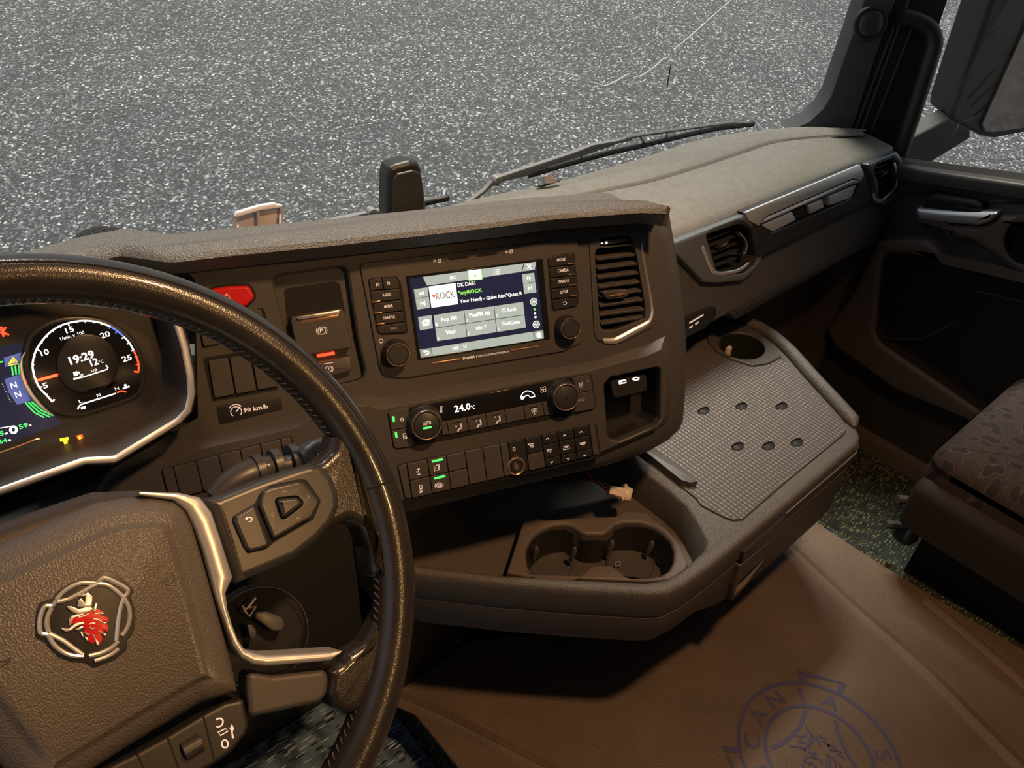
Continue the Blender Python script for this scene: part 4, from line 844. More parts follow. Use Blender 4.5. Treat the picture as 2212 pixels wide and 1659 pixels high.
ckey([(1915, 255), (2047, 232), (2070, 370), (2040, 400), (1880, 430)], sym=[[(1918, 335), (1915, 310), (1925, 308), (1928, 318), (1918, 322)], [(1940, 325), (1935, 308), (1948, 300), (1952, 320), (1940, 325)], [(1955, 322), (1952, 305), (1965, 300), (1968, 318), (1955, 322)]], m2='icon_dim')
person = lambda x, y: [[(x + 18, y - 30), (x + 26, y - 32), (x + 28, y - 22), (x + 20, y - 20), (x + 18, y - 30)], [(x + 22, y - 18), (x + 26, y + 6), (x + 4, y + 14), (x - 10, y + 40)], [(x + 28, y - 18), (x + 34, y + 12), (x + 10, y + 20), (x - 2, y + 42)]]
tops = [(652, 515), (703, 510), (884, 476), (1060, 440), (1234, 405), (1405, 370), (1580, 335), (1660, 320)]
for i in range(7):
    a, b = tops[i], tops[i + 1]; d0, d1 = (22, 122), (22, 120)
    if i == 0: d0 = (8, 125)
    if i == 6: d1 = (30, 128)
    px = [(a[0] + 2, a[1] + 2), (b[0] - 2, b[1] + 2), (b[0] - 2 + d1[0], b[1] + d1[1]), (a[0] + 2 + d0[0], a[1] + d0[1])]
    cx, cy = (a[0] + b[0]) / 2 + 15, (a[1] + b[1]) / 2 + 70; sym = None
    if i in (1, 2, 3): sym = person(cx, cy) + ([[(cx - 28, cy - 12), (cx - 20, cy + 6), (cx - 12, cy - 12)]] if i == 1 else [[(cx - 28, cy - 20), (cx - 6, cy - 22)], [(cx - 14, cy - 28), (cx - 6, cy - 22), (cx - 14, cy - 16)]])
    if i == 5: sym = [[(cx - 28, cy - 20), (cx, cy - 30), (cx + 28, cy - 26), (cx + 18, cy), (cx + 8, cy - 4), (cx - 8, cy - 2), (cx - 18, cy + 4), (cx - 28, cy - 20)], [(cx - 2, cy + 4), (cx + 2, cy + 26)], [(cx - 10, cy - 18), (cx - 8, cy - 8)], [(cx, cy - 20), (cx + 2, cy - 10)], [(cx + 10, cy - 20), (cx + 10, cy - 11)]]
    k = ckey(px, sym=sym)
    if i in (1, 2, 3, 5): v = MB(); v.quad(PS, zc([(a[0] + 55, a[1] + 12), (a[0] + 125, a[1]), (a[0] + 127, a[1] + 10), (a[0] + 57, a[1] + 22)]), H1 + .0033, 'matt_black'); v.build('key_slot', k)
kk, c = knob(cl, (520, 547), zc, .0185, H1 + .001, .017); v = MB(); v.text(PS, 'AUTO', zc([(487, 551)])[0], zc([(560, 538)])[0], 8, H1 + .0188, 'icon', .0003, .01); v.build('knob_lettering', kk)
v = MB(); v.prism(PS, rnd(PS.uvs(zc([(483, 570), (562, 555), (565, 572), (486, 586)]), H1 + .019), .0006), H1 + .018, H1 + .0192, 'led_green', .0002); v.build('indicator', kk)
kk, c = knob(cl, (1803, 290), zc, .0178, H1 + .001, .017); v = MB(); v.lathe(PS, *c, [(.002, H1 + .0182), (.0018, H1 + .0192)], 'matt_black', 12); v.build('sensor_hole', kk)

# ================================================================== switch panel
sw = thing('switch_panel', tuple(PS.at(.02, -.15, HB)), 'row of rocker switches with a round griffin key switch in the middle', 'switch panel')
pan = ccw(rnd(PS.uvs(zc([(245, 925), (262, 905), (330, 890), (2055, 530), (2085, 545), (2120, 815), (2085, 850), (355, 1250), (310, 1225)]), H1 + .001), .0015))
g = MB(); g.prism(PS, pan, H1 - .002, H1 + .0008, 'matt_black', .0004); g.build('panel_base', sw)
TL, TR, BR, BL = [V(PS.uv(*p, H1 + .004)) for p in zc([(338, 905), (2012, 545), (2045, 830), (385, 1218)])]
def sw_key(s0, s1, t0, t1, led=False, h=.0042, m='plastic'):
    c = cell(TL, TR, BR, BL, s0 + .0012, s1 - .0012, t0, t1)
    v = MB(); v.prism(PS, rnd(c, .0020), H1 - .001, H1 + h, m, .0012); k = v.build('rocker_switch', sw, wn=True)
    if led:
        d = cell(TL, TR, BR, BL, s0 + (s1 - s0) * .22, s0 + (s1 - s0) * .80, t0 + .045, t0 + .105); v = MB(); v.prism(PS, d, H1 + h - .001, H1 + h + .0006, 'led_green', .0003); v.build('indicator', k)
    return k
def icon(k, polys, h=.0042, w=.0007, m='icon'):
    v = MB(); v.strokes(PS, [zc(a) for a in polys], w, H1 + h, m); v.build('switch_symbol', k)
for q in ([(255, 930), (330, 905), (380, 1215), (325, 1225)], [(2015, 552), (2062, 545), (2108, 812), (2050, 825)]):
    g = MB(); g.prism(PS, rnd(PS.uvs(zc(q), H1 + .003), .001), H1 - .001, H1 + .003, 'plastic', .001); g.build('end_cap', sw, wn=True)
k = sw_key(0, .104, 0, .48); icon(k, [[(425, 950), (455, 946)], [(440, 948), (446, 998)], [(430, 1000), (462, 995)], [(422, 976), (444, 972)], [(425, 968), (427, 984)]])
k = sw_key(0, .104, .50, 1); icon(k, [[(450, 1098), (472, 1094), (476, 1120), (455, 1125), (450, 1098)], [(450, 1135), (480, 1128)], [(458, 1128), (470, 1150)], [(455, 1168), (455, 1150), (466, 1150), (466, 1168), (455, 1168)], [(472, 1165), (472, 1150), (482, 1148)]])
k = sw_key(.104, .203, 0, .48, True); icon(k, [[(582, 915), (590, 970)], [(630, 905), (634, 960)], [(600, 920), (612, 910), (628, 912), (622, 960), (602, 962), (600, 920)]])
k = sw_key(.104, .203, .50, 1, True); icon(k, [[(632 + 24 * math.cos(t), 1098 + 24 * math.sin(t)) for t in [i * math.tau / 16 for i in range(17)]], [(598, 1120), (594, 1098), (602, 1078)], [(664, 1075), (670, 1096), (662, 1115)], [(620, 1090), (644, 1086), (645, 1105), (622, 1108), (620, 1090)], [(626, 1096), (640, 1094)]])
sw_key(.203, .302, 0, .48); sw_key(.203, .302, .50, 1); sw_key(.302, .397, 0, 1); sw_key(.397, .492, 0, 1); sw_key(.492, .535, 0, 1)
k = sw_key(.535, .631, 0, 1, m='black'); g = MB(); g.text(PS, '0', zc([(1309, 788)])[0], zc([(1335, 783)])[0], 9.6, H1 + .0042, 'icon', .0004, .0); g.build('switch_lettering', k)
c = PS.uv(*zc([(1342, 925)])[0], H1 + .0045); g = MB(); g.tube([PS.at(a, b, H1 + .0045) for a, b in circ(*c, .0106, 40)], .0009, 'gold_ring', n=8, closed=True); g.tube([PS.at(a, b, H1 + .0045) for a, b in circ(*c, .0092, 40)], .0004, 'gold_ring', n=6, closed=True)
g.strokes(PS, [zc([(1310, 862), (1308, 838), (1320, 826), (1345, 822), (1352, 832), (1352, 852)])], .0009, H1 + .0045, 'gold_ring'); g.build('key_switch_ring', k)
def griffin(mb, pl, cx, cy, s, h, m_head, m_body, lay=.0003, rot=0.):
    """crowned griffin head in profile facing left, drawn on the plane; s = half height in metres"""
    R_ = lambda P: [(cx + s * (x * math.cos(rot) - y * math.sin(rot)), cy + s * (x * math.sin(rot) + y * math.cos(rot))) for x, y in P]
    f = lambda P, m, l: mb.prism(pl, R_(P), h - .0002, h + lay * l, m)
    f([(-.42, .30), (-.20, .42), (.15, .48), (.38, .36), (.52, .18), (.44, .12), (.62, .02), (.50, -.04), (.64, -.22), (.48, -.22), (.56, -.44), (.38, -.38), (.36, -.66), (.22, -.50), (.12, -.86), (-.02, -.56), (-.16, -.74), (-.18, -.44), (-.40, -.46), (-.22, -.22), (-.10, -.12), (-.30, -.12), (-.38, .06), (-.50, -.02), (-.48, .16)], m_body, 1)
    f([(-.46, .32), (-.22, .38), (.10, .52), (.16, .60), (-.02, .64), (-.22, .60), (-.40, .62), (-.58, .62), (-.50, .50)], m_head, 2)
    f([(-.34, .60), (-.46, .92), (-.28, .80), (-.16, 1.0), (-.04, .82), (.14, .92), (.14, .62), (-.1, .56)], m_head, 2)
    f([(-.60, -.20), (-.34, -.02), (-.06, .02), (-.08, -.06), (-.30, -.10), (-.44, -.24)], m_head, 2)
    for (x, y) in ((.10, .10), (.26, .0), (.02, -.18), (.20, -.22), (.34, -.12), (.06, -.42), (.24, -.40), (-.08, .18)):
        f([(x - .07, y - .03), (x + .07, y), (x + .02, y + .06)], m_head, 2)
g = MB(); griffin(g, PS, c[0], c[1] - .0004, .0066, H1 + .0044, 'gold_ring', 'gold_ring', .0002); g.build('griffin_emblem', k)
k = sw_key(.631, .724, 0, .48, m='black'); icon(k, [[(1448, 722), (1500, 712), (1490, 726), (1465, 732), (1448, 722)], [(1470, 734), (1478, 750)], [(1480, 732), (1490, 752)], [(1490, 728), (1502, 750)]])
sw_key(.631, .724, .50, 1)
for i, (s0, s1) in enumerate([(.724, .816), (.816, .908), (.908, 1.)]):
    a = sw_key(s0, s1, 0, .30, m='black'); b = sw_key(s0, s1, .32, .74, m='black'); d = sw_key(s0, s1, .76, 1.0, m='black')
    u = [(1628, 670), (1783, 640), (1936, 608)][i]; icon(a, [[(u[0] - 13, u[1] + 8), (u[0] - 1, u[1] - 8), (u[0] + 13, u[1] + 4)]], w=.0009)
    u = [(1665, 886), (1818, 854), (1970, 822)][i]; icon(d, [[(u[0] - 14, u[1] - 4), (u[0] + 1, u[1] + 7), (u[0] + 12, u[1] - 9)]], w=.0009)
    u = [(1646, 778), (1800, 748), (1950, 715)][i]; x, y = u
    base = [[(x - 28, y - 4), (x + 26, y - 14)], [(x - 14, y - 6), (x - 8, y + 6), (x + 8, y + 3), (x + 12, y - 11)]]
    ex = [[(x - 24, y + 12), (x - 14, y + 8)], [(x - 8, y + 22), (x - 4, y + 12)], [(x + 12, y + 18), (x + 6, y + 10)], [(x + 24, y + 4), (x + 15, y + 2)]] if i == 0 else ([[(x - 28, y + 8), (x - 28, y + 24), (x + 30, y + 14), (x + 28, y - 1)]] if i == 1 else [[(x - 26, y - 2), (x - 16, y + 10), (x + 20, y + 3), (x + 26, y - 10)]])
    icon(b, base + ex)

# ================================================================== instrument cluster
za = lambda p: Z(p, 0, 540, 4.809)
zb = lambda p: Z(p, 0, 800, 4.809)
clu = thing('instrument_cluster', (.1, .74, .76), 'lit instrument cluster with rev counter reading 19:29 behind the wheel rim', 'instrument cluster')
HT = .055
tr = [(386, 700), (401, 748), (413, 810), (416, 850), (408, 887), (387, 910), (312, 956), (256, 990), (247, 995), (187, 998), (180, 999), (0, 1064), (-90, 1100), (-230, 1130), (-330, 950), (-330, 720), (-150, 620), (100, 590), (300, 610), (370, 650)]
inn = [(338, 690), (348, 750), (350, 820), (340, 862), (318, 884), (280, 905), (240, 920), (210, 934), (190, 940), (165, 950), (140, 958), (0, 1005), (-70, 1030), (-180, 1050), (-260, 930), (-260, 760), (-100, 680), (100, 640), (250, 645), (310, 660)]
To = PC.uvs(tr, HT); Ti = PC.uvs(inn, .004)
g = MB()
if area(To) < 0: To = To[::-1]; Ti = Ti[::-1]
cxy = (sum(p[0] for p in To) / len(To), sum(p[1] for p in To) / len(To))
def shr(P, d): return inset(P, d)
L = [(shr(To, -.006), -.04), (shr(To, -.006), HT - .008), (To, HT), (shr(To, .004), HT), (shr(To, .0055), HT - .006), ([(a[0] * .35 + b[0] * .65, a[1] * .35 + b[1] * .65) for a, b in zip(To, Ti)], .018), (Ti, .004)]
R = [g.ring([PC.at(a, b, h) for a, b in uv]) for uv, h in L]
for a, b in zip(R, R[1:]): g.bridge(a, b, 'plastic')
g.build('housing', clu, angle=50)
g = MB(); P = [PC.at(a, b, HT + .0015) for a, b in shr(To, .0015)]
g.tube([tuple(p) for p in P], .0034, 'chrome', n=8, closed=True, up=PC.n, flat=.6); g.build('chrome_trim', clu)
g = MB(); g.prism(PC, shr(Ti, -.004), -.01, .0042, 'black'); g.build('dial_plate', clu, smooth=False)
HD = .0046
lc = ccw(PC.uvs(za([(-600, 1110), (0, 1000), (280, 955), (330, 1000), (240, 1080), (215, 1180), (240, 1350), (330, 1500), (540, 1700), (650, 1790), (640, 1810), (340, 1910), (0, 2040), (-600, 2200)]), HD))
g = MB(); g.prism(PC, lc, .003, HD, 'scr_navy')
def cq(pts, m, lv=1, zz=za): g.quad(PC, zz(pts), HD, m, .00008 * lv)
def ct(s, a, b, cap, m='led_white', zz=za, bold=.01, h=None, lv=3): g.text(PC, s, zz([a])[0], zz([b])[0], cap / 4.809, HD if h is None else h, m, .00008 * lv, bold)
cq([(40, 1118), (220, 1065), (190, 1188), (52, 1216)], 'scr_blue'); cq([(45, 1342), (212, 1290), (250, 1420), (322, 1562), (180, 1610), (90, 1480)], 'scr_blue')
ct('N', (120, 1440), (182, 1425), 62); ct('N', (168, 1535), (226, 1520), 62)
g.line(PC, PC.uvs(za([(95, 1185), (140, 1115), (175, 1160), (100, 1175), (160, 1140)]), HD), .0016, HD, 'led_yellow'); g.line(PC, PC.uvs(za([(90, 1198), (185, 1180)]), HD), .001, HD, 'led_yellow')
for pts in ([(122, 1212), (135, 1300)], [(158, 1200), (168, 1295)], [(195, 1190), (202, 1290)], [(262, 1585), (360, 1690), (460, 1740)], [(295, 1580), (400, 1680), (520, 1735)], [(325, 1575), (430, 1665), (550, 1720)]):
    g.line(PC, PC.uvs(za(pts), HD), .0012, HD, 'led_green')
g.line(PC, PC.uvs(za([(0, 1165), (30, 1160)]), HD), .0014, HD, 'led_green')
for k in range(8): x, y = 20 + k * 12, 1395 + k * 26; g.line(PC, PC.uvs(za([(x, y), (x + 10, y - 3)]), HD), .001, HD, 'scr_grey')
ct('59', (205, 612), (298, 582), 48, 'led_green', zb); ct('s', (302, 582), (330, 574), 28, 'led_white', zb); ct('5', (0, 682), (46, 668), 48, 'led_green', zb); ct('s', (52, 668), (86, 658), 28, 'led_white', zb)
ct('64', (0, 766), (78, 742), 48, 'led_green', zb); ct('s', (82, 738), (118, 728), 28, 'led_white', zb)
g.line(PC, PC.uvs(zb([(140 + 32 * math.cos(t), 617 + 32 * math.sin(t)) for t in [i * math.tau / 14 for i in range(15)]]), HD), .0022, HD, 'led_white'); g.line(PC, PC.uvs(zb([(0, 600), (150, 575)]), HD), .0008, HD, 'led_white')
g.build('driver_display', clu, smooth=False)
# rev counter
ro = [(49, 785), (52, 745), (66, 718), (92, 698), (125, 686), (165, 681), (205, 684), (240, 694), (272, 713), (297, 740), (311, 775), (315, 812), (312, 838), (300, 856), (280, 868), (240, 882), (190, 898), (160, 902), (125, 897), (92, 875), (64, 840), (52, 812)]
rp = ccw(PC.uvs([tuple(v) for v in spline(ro, 3, closed=True)], .010))
g = MB(); g.prism(PC, rp, .002, .010, 'satin_black', .003, 3); rev = g.build('rev_counter', clu)
HR_ = .0105; fc = inset(rp, .0045)
g = MB(); g.prism(PC, fc, .008, HR_, 'gloss_black'); g.build('dial_face', rev)
g = MB(); g.tube([PC.at(*PC.uv(*p, .011), .011) for p in za([(262, 1060), (225, 1120), (215, 1200), (228, 1300), (262, 1400), (320, 1500), (400, 1600), (480, 1670), (560, 1720)])], [.0006, .001, .0014, .0018, .002, .002, .0018, .0012, .0006], 'chrome', n=8); g.build('chrome_arc', rev)
g = MB()
def ra(s, a, b, cap, m='led_white', bold=.015): g.text(PC, s, za([a])[0], za([b])[0], cap / 4.809, HR_, m, .0002, bold)
arcp = [(545, 1578), (480, 1505), (410, 1430), (368, 1345), (345, 1265), (338, 1190), (352, 1105), (378, 1035), (425, 960), (480, 892), (545, 835), (620, 790), (705, 760), (800, 740), (885, 734), (975, 742), (1060, 762), (1145, 795)]
sm = lambda P: [tuple(v) for v in spline(P, 4)]
g.line(PC, PC.uvs(za(sm(arcp)), HR_), .0016, HR_, 'led_white'); g.line(PC, PC.uvs(za(sm([(1145, 795), (1215, 840), (1282, 895)])), HR_), .0016, HR_, 'led_blue'); g.line(PC, PC.uvs(za(sm([(1285, 900), (1340, 960), (1388, 1042)])), HR_), .0016, HR_, 'led_white')
g.line(PC, PC.uvs(za(sm([(1388, 1042), (1425, 1130), (1440, 1200), (1438, 1268)]) + [(1390, 1262)]), HR_), .0018, HR_, 'led_red')
ce = (905, 1200)
for k, p in enumerate(arcp[:-1]):
    ln = 34 if k in (2, 7, 12) else 18; d = V((ce[0] - p[0], ce[1] - p[1])).normalized()
    g.line(PC, PC.uvs(za([p, (p[0] + d.x * ln, p[1] + d.y * ln)]), HR_), .0011, HR_, 'led_white')
for p, m in (((1145, 795), 'led_blue'), ((1215, 845), 'led_blue'), ((1285, 905), 'led_white'), ((1340, 965), 'led_white'), ((1388, 1040), 'led_white'), ((1425, 1110), 'led_red'), ((1435, 1190), 'led_red')):
    d = V((ce[0] - p[0], ce[1] - p[1])).normalized(); g.line(PC, PC.uvs(za([p, (p[0] + d.x * 26, p[1] + d.y * 26)]), HR_), .0012, HR_, m)
g.line(PC, PC.uvs(za([(545, 1575), (565, 1550)]), HR_), .0016, HR_, 'led_white')
ra('5', (455, 1440), (506, 1425), 58); ra('10', (432, 1102), (516, 1076), 58); ra('15', (692, 868), (776, 842), 60); ra('20', (1052, 922), (1150, 892), 60); ra('25', (1278, 1166), (1374, 1136), 60); ra('1/min x 100', (632, 942), (880, 870), 38, bold=.005)
ra('L', (825, 1590), (858, 1580), 34, bold=0); ra('N', (1012, 1530), (1048, 1518), 36, bold=0); ra('H', (1202, 1462), (1240, 1448), 36, bold=0)
g.line(PC, PC.uvs(za([(808, 1655), (815, 1630), (840, 1604), (1200, 1490)]), HR_), .0014, HR_, 'led_white'); g.line(PC, PC.uvs(za([(1212, 1482), (1260, 1462), (1310, 1474)]), HR_), .0014, HR_, 'led_red'); g.line(PC, PC.uvs(za([(1275, 1440), (1345, 1415)]), HR_), .0016, HR_, 'led_white'); g.line(PC, PC.uvs(za([(1295, 1395), (1312, 1430)]), HR_), .0022, HR_, 'led_white'); g.line(PC, PC.uvs(za([(840, 1645), (890, 1632)]), HR_), .0024, HR_, 'led_white')
g.build('dial_markings', rev, smooth=False)
g = MB(); g.prism(PC, PC.uvs(za([(383, 1345), (598, 1285), (602, 1312), (390, 1368)]), .013), .0115, .013, 'needle_red', .0003); g.build('needle', rev, label='glowing red needle')
ic = [(910 + 322 * math.cos(t), 1190 + 318 * math.sin(t)) for t in [math.radians(a) for a in range(-235, 50, 12)]] + [(1190, 1370), (1150, 1410), (860, 1490), (800, 1470)]
g = MB(); g.prism(PC, ccw(PC.uvs(za(ic), .014)), .009, .014, 'black', .002); inset_d = g.build('centre_display', rev)
HI = .0142; g = MB()
def ri(s, a, b, cap, bold=.03): g.text(PC, s, za([a])[0], za([b])[0], cap / 4.809, HI, 'led_white', .0002, bold)
ri('19:29', (735, 1192), (990, 1112), 84); ri('12', (948, 1208), (1030, 1184), 72); ri('°C', (1034, 1184), (1082, 1168), 36, .0); ri('1/2', (955, 1270), (1012, 1252), 26, .0); ri('0', (842, 1312), (868, 1304), 28, .0)
g.line(PC, PC.uvs(za([(762, 1342), (850, 1318)]), HI), .0018, HI, 'led_white'); g.line(PC, PC.uvs(za([(855, 1322), (1112, 1240), (1122, 1222), (1100, 1195)]), HI), .0011, HI, 'led_white'); g.quad(PC, za([(758, 1270), (800, 1258), (812, 1300), (768, 1312)]), HI, 'led_white'); g.line(PC, PC.uvs(za([(812, 1262), (828, 1290)]), HI), .001, HI, 'led_white')
g.build('display_readout', inset_d, smooth=False)
HB2 = .0048; g = MB()
# lamps at the foot and the left edge of the dial plate
g.text(PC.off(.006), 'T', zb([(668, 800)])[0], zb([(700, 790)])[0], 80 / 4.809, 0, 'led_yellow', .0003, .02) if False else None
PC2 = PC.off(.004)
g.line(PC2, PC2.uvs(zb([(620, 722), (710, 706)])), .0034, .001, 'led_yellow'); g.line(PC2, PC2.uvs(zb([(668, 716), (700, 798)])), .0034, .001, 'led_yellow'); g.build('warning_lamp', clu, smooth=False)
g = MB(); g.quad(PC2, zb([(790, 678), (852, 662), (880, 730), (872, 752), (826, 754)]), .001, 'led_red'); g.quad(PC2, zb([(808, 686), (836, 678), (850, 738), (832, 742)]), .001, 'led_yellow', .0006); g.build('warning_lamp', clu, smooth=False)
g = MB(); g.strokes(PC2, [za(a) for a in ([(0, 800), (40, 815), (20, 850), (70, 870)], [(0, 860), (30, 850), (60, 800)], [(30, 900), (50, 870), (95, 880)], [(0, 830), (50, 840)], [(10, 810), (35, 895)])], .0016, .001, 'led_red'); g.build('warning_lamp', clu, smooth=False)
g = MB(); g.tube([PC.at(*PC.uv(*p, .016), .016) for p in zb([(0, 856), (200, 785), (330, 733), (385, 712), (408, 716)])], .0009, 'gold_ring', n=6); g.build('inner_trim', clu)

# ================================================================== steering wheel
whl = thing('steering_wheel', tuple(PW.o), 'black leather steering wheel with a silver band and griffin emblem on the hub', 'steering wheel')
RM, ra_, rb_ = .2185, .0162, .0200
def torus(mb, R0, a, b, m, t0=0., t1=math.tau, n=120, k=18, off=0.):
    rings = []
    for i in range(n + 1):
        t = t0 + (t1 - t0) * i / n; c, s = math.cos(t), math.sin(t)
        rings.append([PW.at((R0 + a * math.cos(u)) * c, (R0 + a * math.cos(u)) * s, off + b * math.sin(u)) for u in [j * math.tau / k for j in range(k)]])
    mb.loft(rings, m)
g = MB(); torus(g, RM, ra_, rb_, 'leather_rim', off=-.004); g.build('rim', whl)
g = MB()
def on_rim(t, u, e=0.): return PW.at((RM + (ra_ + e) * math.cos(u)) * math.cos(t), (RM + (ra_ + e) * math.cos(u)) * math.sin(t), -.004 + (rb_ + e) * math.sin(u))
g.tube([on_rim(i * math.tau / 160, 1.18, -.0002) for i in range(160)], .0007, 'matt_black', n=6, closed=True)
for tt in (-.06, 3.2): g.tube([on_rim(tt, j * math.tau / 20, .0001) for j in range(20)], .0009, 'matt_black', n=6, closed=True)
g.build('seam', whl)
g = MB()
for i in range(230):
    t = i * math.tau / 230; g.tube([on_rim(t, 2.80, .0001), on_rim(t + .010, 2.98, .0005), on_rim(t + .016, 3.1, .0001)], .0005, 'stitch', n=5)
g.build('stitching', whl)
H_ = .012
em = (188, 1337); ec = PW.uv(*em, .030)
rh = PW.uvs([(215, 1084), (270, 1074), (335, 1069), (385, 1078), (408, 1096), (425, 1128), (446, 1198), (470, 1282), (494, 1370), (518, 1462), (525, 1502), (445, 1526), (335, 1592), (250, 1652), (175, 1705)], .022)
ucm = ec[0]
hub = [p for p in rh if p[0] > ucm - .004] + [(2 * ucm - p[0], p[1]) for p in reversed(rh) if p[0] > ucm + .002]
hub = ccw(hub); g = MB()
sh = lambda P, d: inset(P, d)
outs = [(hub, -.02), (hub, .006), (sh(hub, .0015), .012), (sh(hub, .005), .018), (sh(hub, .011), .0225), (sh(hub, .0150), .0242), (sh(hub, .0175), .0252), (sh(hub, .0195), .0285), (sh(hub, .0220), .0300)]
R = [g.ring([PW.at(a, b, h) for a, b in uv]) for uv, h in outs]
for a, b in zip(R, R[1:]): g.bridge(a, b, 'airbag_leather')
g.cap([R[-1]], PW, 'airbag_leather'); g.build('airbag_cover', whl, angle=60)
# emblem
zE = lambda p: Z(p, 60, 1200, 6.381)
HE = .0302
eo = [(905, 300), (1010, 225), (1130, 225), (1290, 310), (1430, 430), (1460, 500), (1420, 570), (1470, 720), (1490, 860), (1460, 1050), (1370, 1180), (1360, 1310), (1200, 1440), (920, 1550), (860, 1530), (790, 1480), (600, 1470), (420, 1400), (290, 1280), (220, 1190), (100, 1130), (90, 980), (110, 780), (160, 650), (330, 590), (420, 480), (600, 370), (760, 310)]
g = MB(); g.prism(PW, ccw(PW.uvs(zE(eo), HE)), HE - .003, HE + .0005, 'black', .0008); emb = g.build('emblem_badge', whl, label='round griffin emblem with chrome rings')
chs = [[(390, 610), (480, 510), (600, 430), (740, 380), (880, 380), (950, 390)], [(410, 640), (560, 600), (680, 540), (790, 480), (900, 420), (950, 400)], [(950, 385), (1010, 330), (1070, 310), (1240, 385), (1380, 480), (1330, 570)], [(960, 385), (1100, 410), (1220, 490), (1320, 580)], [(1320, 580), (1280, 700), (1250, 860), (1230, 1020), (1220, 1170)], [(1330, 590), (1390, 720), (1405, 850), (1370, 990), (1300, 1105)], [(1250, 1180), (1140, 1280), (990, 1350), (840, 1385)], [(1255, 1285), (1120, 1380), (920, 1455)], [(770, 1390), (640, 1385), (500, 1340), (370, 1240), (280, 1100)], [(760, 1370), (620, 1270), (480, 1170), (290, 1075)], [(280, 1085), (180, 1070), (160, 960), (180, 810), (240, 700), (340, 690), (390, 620)], [(290, 1060), (265, 950), (280, 830), (330, 720)]]
g = MB()
for c in chs: g.tube([PW.at(*PW.uv(*p, HE + .001), HE + .001) for p in zE([tuple(v) for v in spline(c, 4)])], .0013, 'chrome', n=8)
g.build('emblem_ring', emb)
zz_ = zE; PE = PW; g = MB(); he = HE + .0014
def eg(P, m, l): g.prism(PE, ccw(PE.uvs(zE(P), he)), HE, HE + .0012 + .0004 * l, m, .0002)
eg([(590, 940), (600, 870), (680, 820), (860, 760), (960, 740), (1060, 780), (1000, 820), (1100, 850), (1120, 920), (1020, 900), (1110, 960), (1105, 1060), (1030, 1010), (1080, 1105), (1000, 1080), (1035, 1150), (980, 1235), (930, 1150), (905, 1225), (860, 1200), (810, 1140), (830, 1080), (760, 1080), (790, 1000), (700, 930)], 'red', 1)
eg([(530, 705), (600, 700), (700, 740), (860, 700), (900, 740), (800, 790), (690, 810), (600, 770)], 'chrome', 3); eg([(680, 700), (690, 620), (730, 590), (790, 650), (790, 560), (710, 560), (830, 510), (890, 560), (880, 680), (860, 710)], 'chrome', 4)
eg([(460, 1005), (560, 1010), (660, 930), (770, 910), (780, 940), (690, 960), (600, 1030), (520, 1050)], 'chrome', 3); eg([(570, 960), (560, 890), (600, 830), (760, 790), (770, 810), (630, 860), (590, 960)], 'chrome', 2); eg([(650, 1020), (740, 970), (770, 985), (690, 1030)], 'chrome', 3)
eg([(930, 650), (960, 660), (930, 780), (890, 770)], 'chrome', 3)
for q in ([(700, 850), (780, 830), (840, 800)], [(930, 800), (1000, 790), (1040, 800)], [(900, 870), (960, 880), (1010, 900)], [(1010, 910), (1060, 930), (1090, 925)], [(840, 950), (880, 930), (930, 935)], [(790, 1050), (810, 1080), (850, 1085)], [(890, 1090), (915, 1110), (925, 1150)], [(980, 1040), (1010, 1060), (1040, 1060)], [(850, 990), (880, 1010), (920, 1000)]):
    g.tube([PW.at(*PW.uv(*p, HE + .0018), HE + .0018) for p in zE([tuple(v) for v in spline(q, 3)])], .00045, 'chrome', n=6)
for q in ([(720, 1050), (750, 1050), (770, 1120), (740, 1110)], [(780, 1120), (820, 1130), (835, 1180), (800, 1160)], [(925, 1150), (965, 1170), (985, 1240), (945, 1235)], [(1040, 1065), (1085, 1085), (1070, 1110), (1040, 1090)]): eg(q, 'chrome', 3)
g.build('griffin', emb)
g = MB(); zh = lambda p: Z(p, 0, 1000, 3.95); g.strokes(PW, [zh([(1370, 1020), (1430, 990), (1465, 935), (1490, 975), (1500, 1005)]), zh([(1400, 1030), (1440, 1040), (1480, 1010), (1475, 985)])], .0007, .0300, 'black'); g.build('horn_mark', whl)
g = MB(); z0 = lambda p: Z(p, 0, 1400, 3.687); g.strokes(PW, [z0([(0, 110), (50, 100), (90, 75)]), z0([(10, 140), (50, 130), (78, 100)])], .0007, .0300, 'black'); g.build('horn_mark', whl)
# silver band, both sides
mir_u = lambda P: ccw([(2 * ucm - a, b) for a, b in P])
bi = [(300, 1069), (375, 1080), (404, 1104), (424, 1146), (440, 1190), (456, 1248), (463, 1276), (474, 1313), (488, 1354), (504, 1396), (522, 1422), (546, 1436), (576, 1440), (645, 1434), (714, 1429), (735, 1410)]
bo = [(302, 1062), (388, 1064), (434, 1074), (459, 1106), (478, 1162), (505, 1247), (489, 1281), (493, 1316), (503, 1350), (514, 1380), (528, 1402), (550, 1411), (578, 1416), (646, 1412), (712, 1408), (738, 1406)]
for mirror in (False, True):
    I_, Oo = PW.uvs(bi, .016), PW.uvs(bo, .016)
    if mirror: I_ = [(2 * ucm - a, b) for a, b in I_]; Oo = [(2 * ucm - a, b) for a, b in Oo]
    prof = [(0, -.012), (.0, .0125), (.06, .0150), (.18, .0162), (.5, .0166), (.82, .0162), (.94, .0150), (1., .0125), (1., -.012)]
    rows = [[PW.at(a[0] + (b[0] - a[0]) * w, a[1] + (b[1] - a[1]) * w, h) for w, h in prof] for a, b in zip(I_, Oo)]
    if mirror: rows = rows[::-1]
    g = MB(); g.loft(rows, 'silver', closed=False); g.build('silver_band', whl, label='brushed silver band', angle=50)
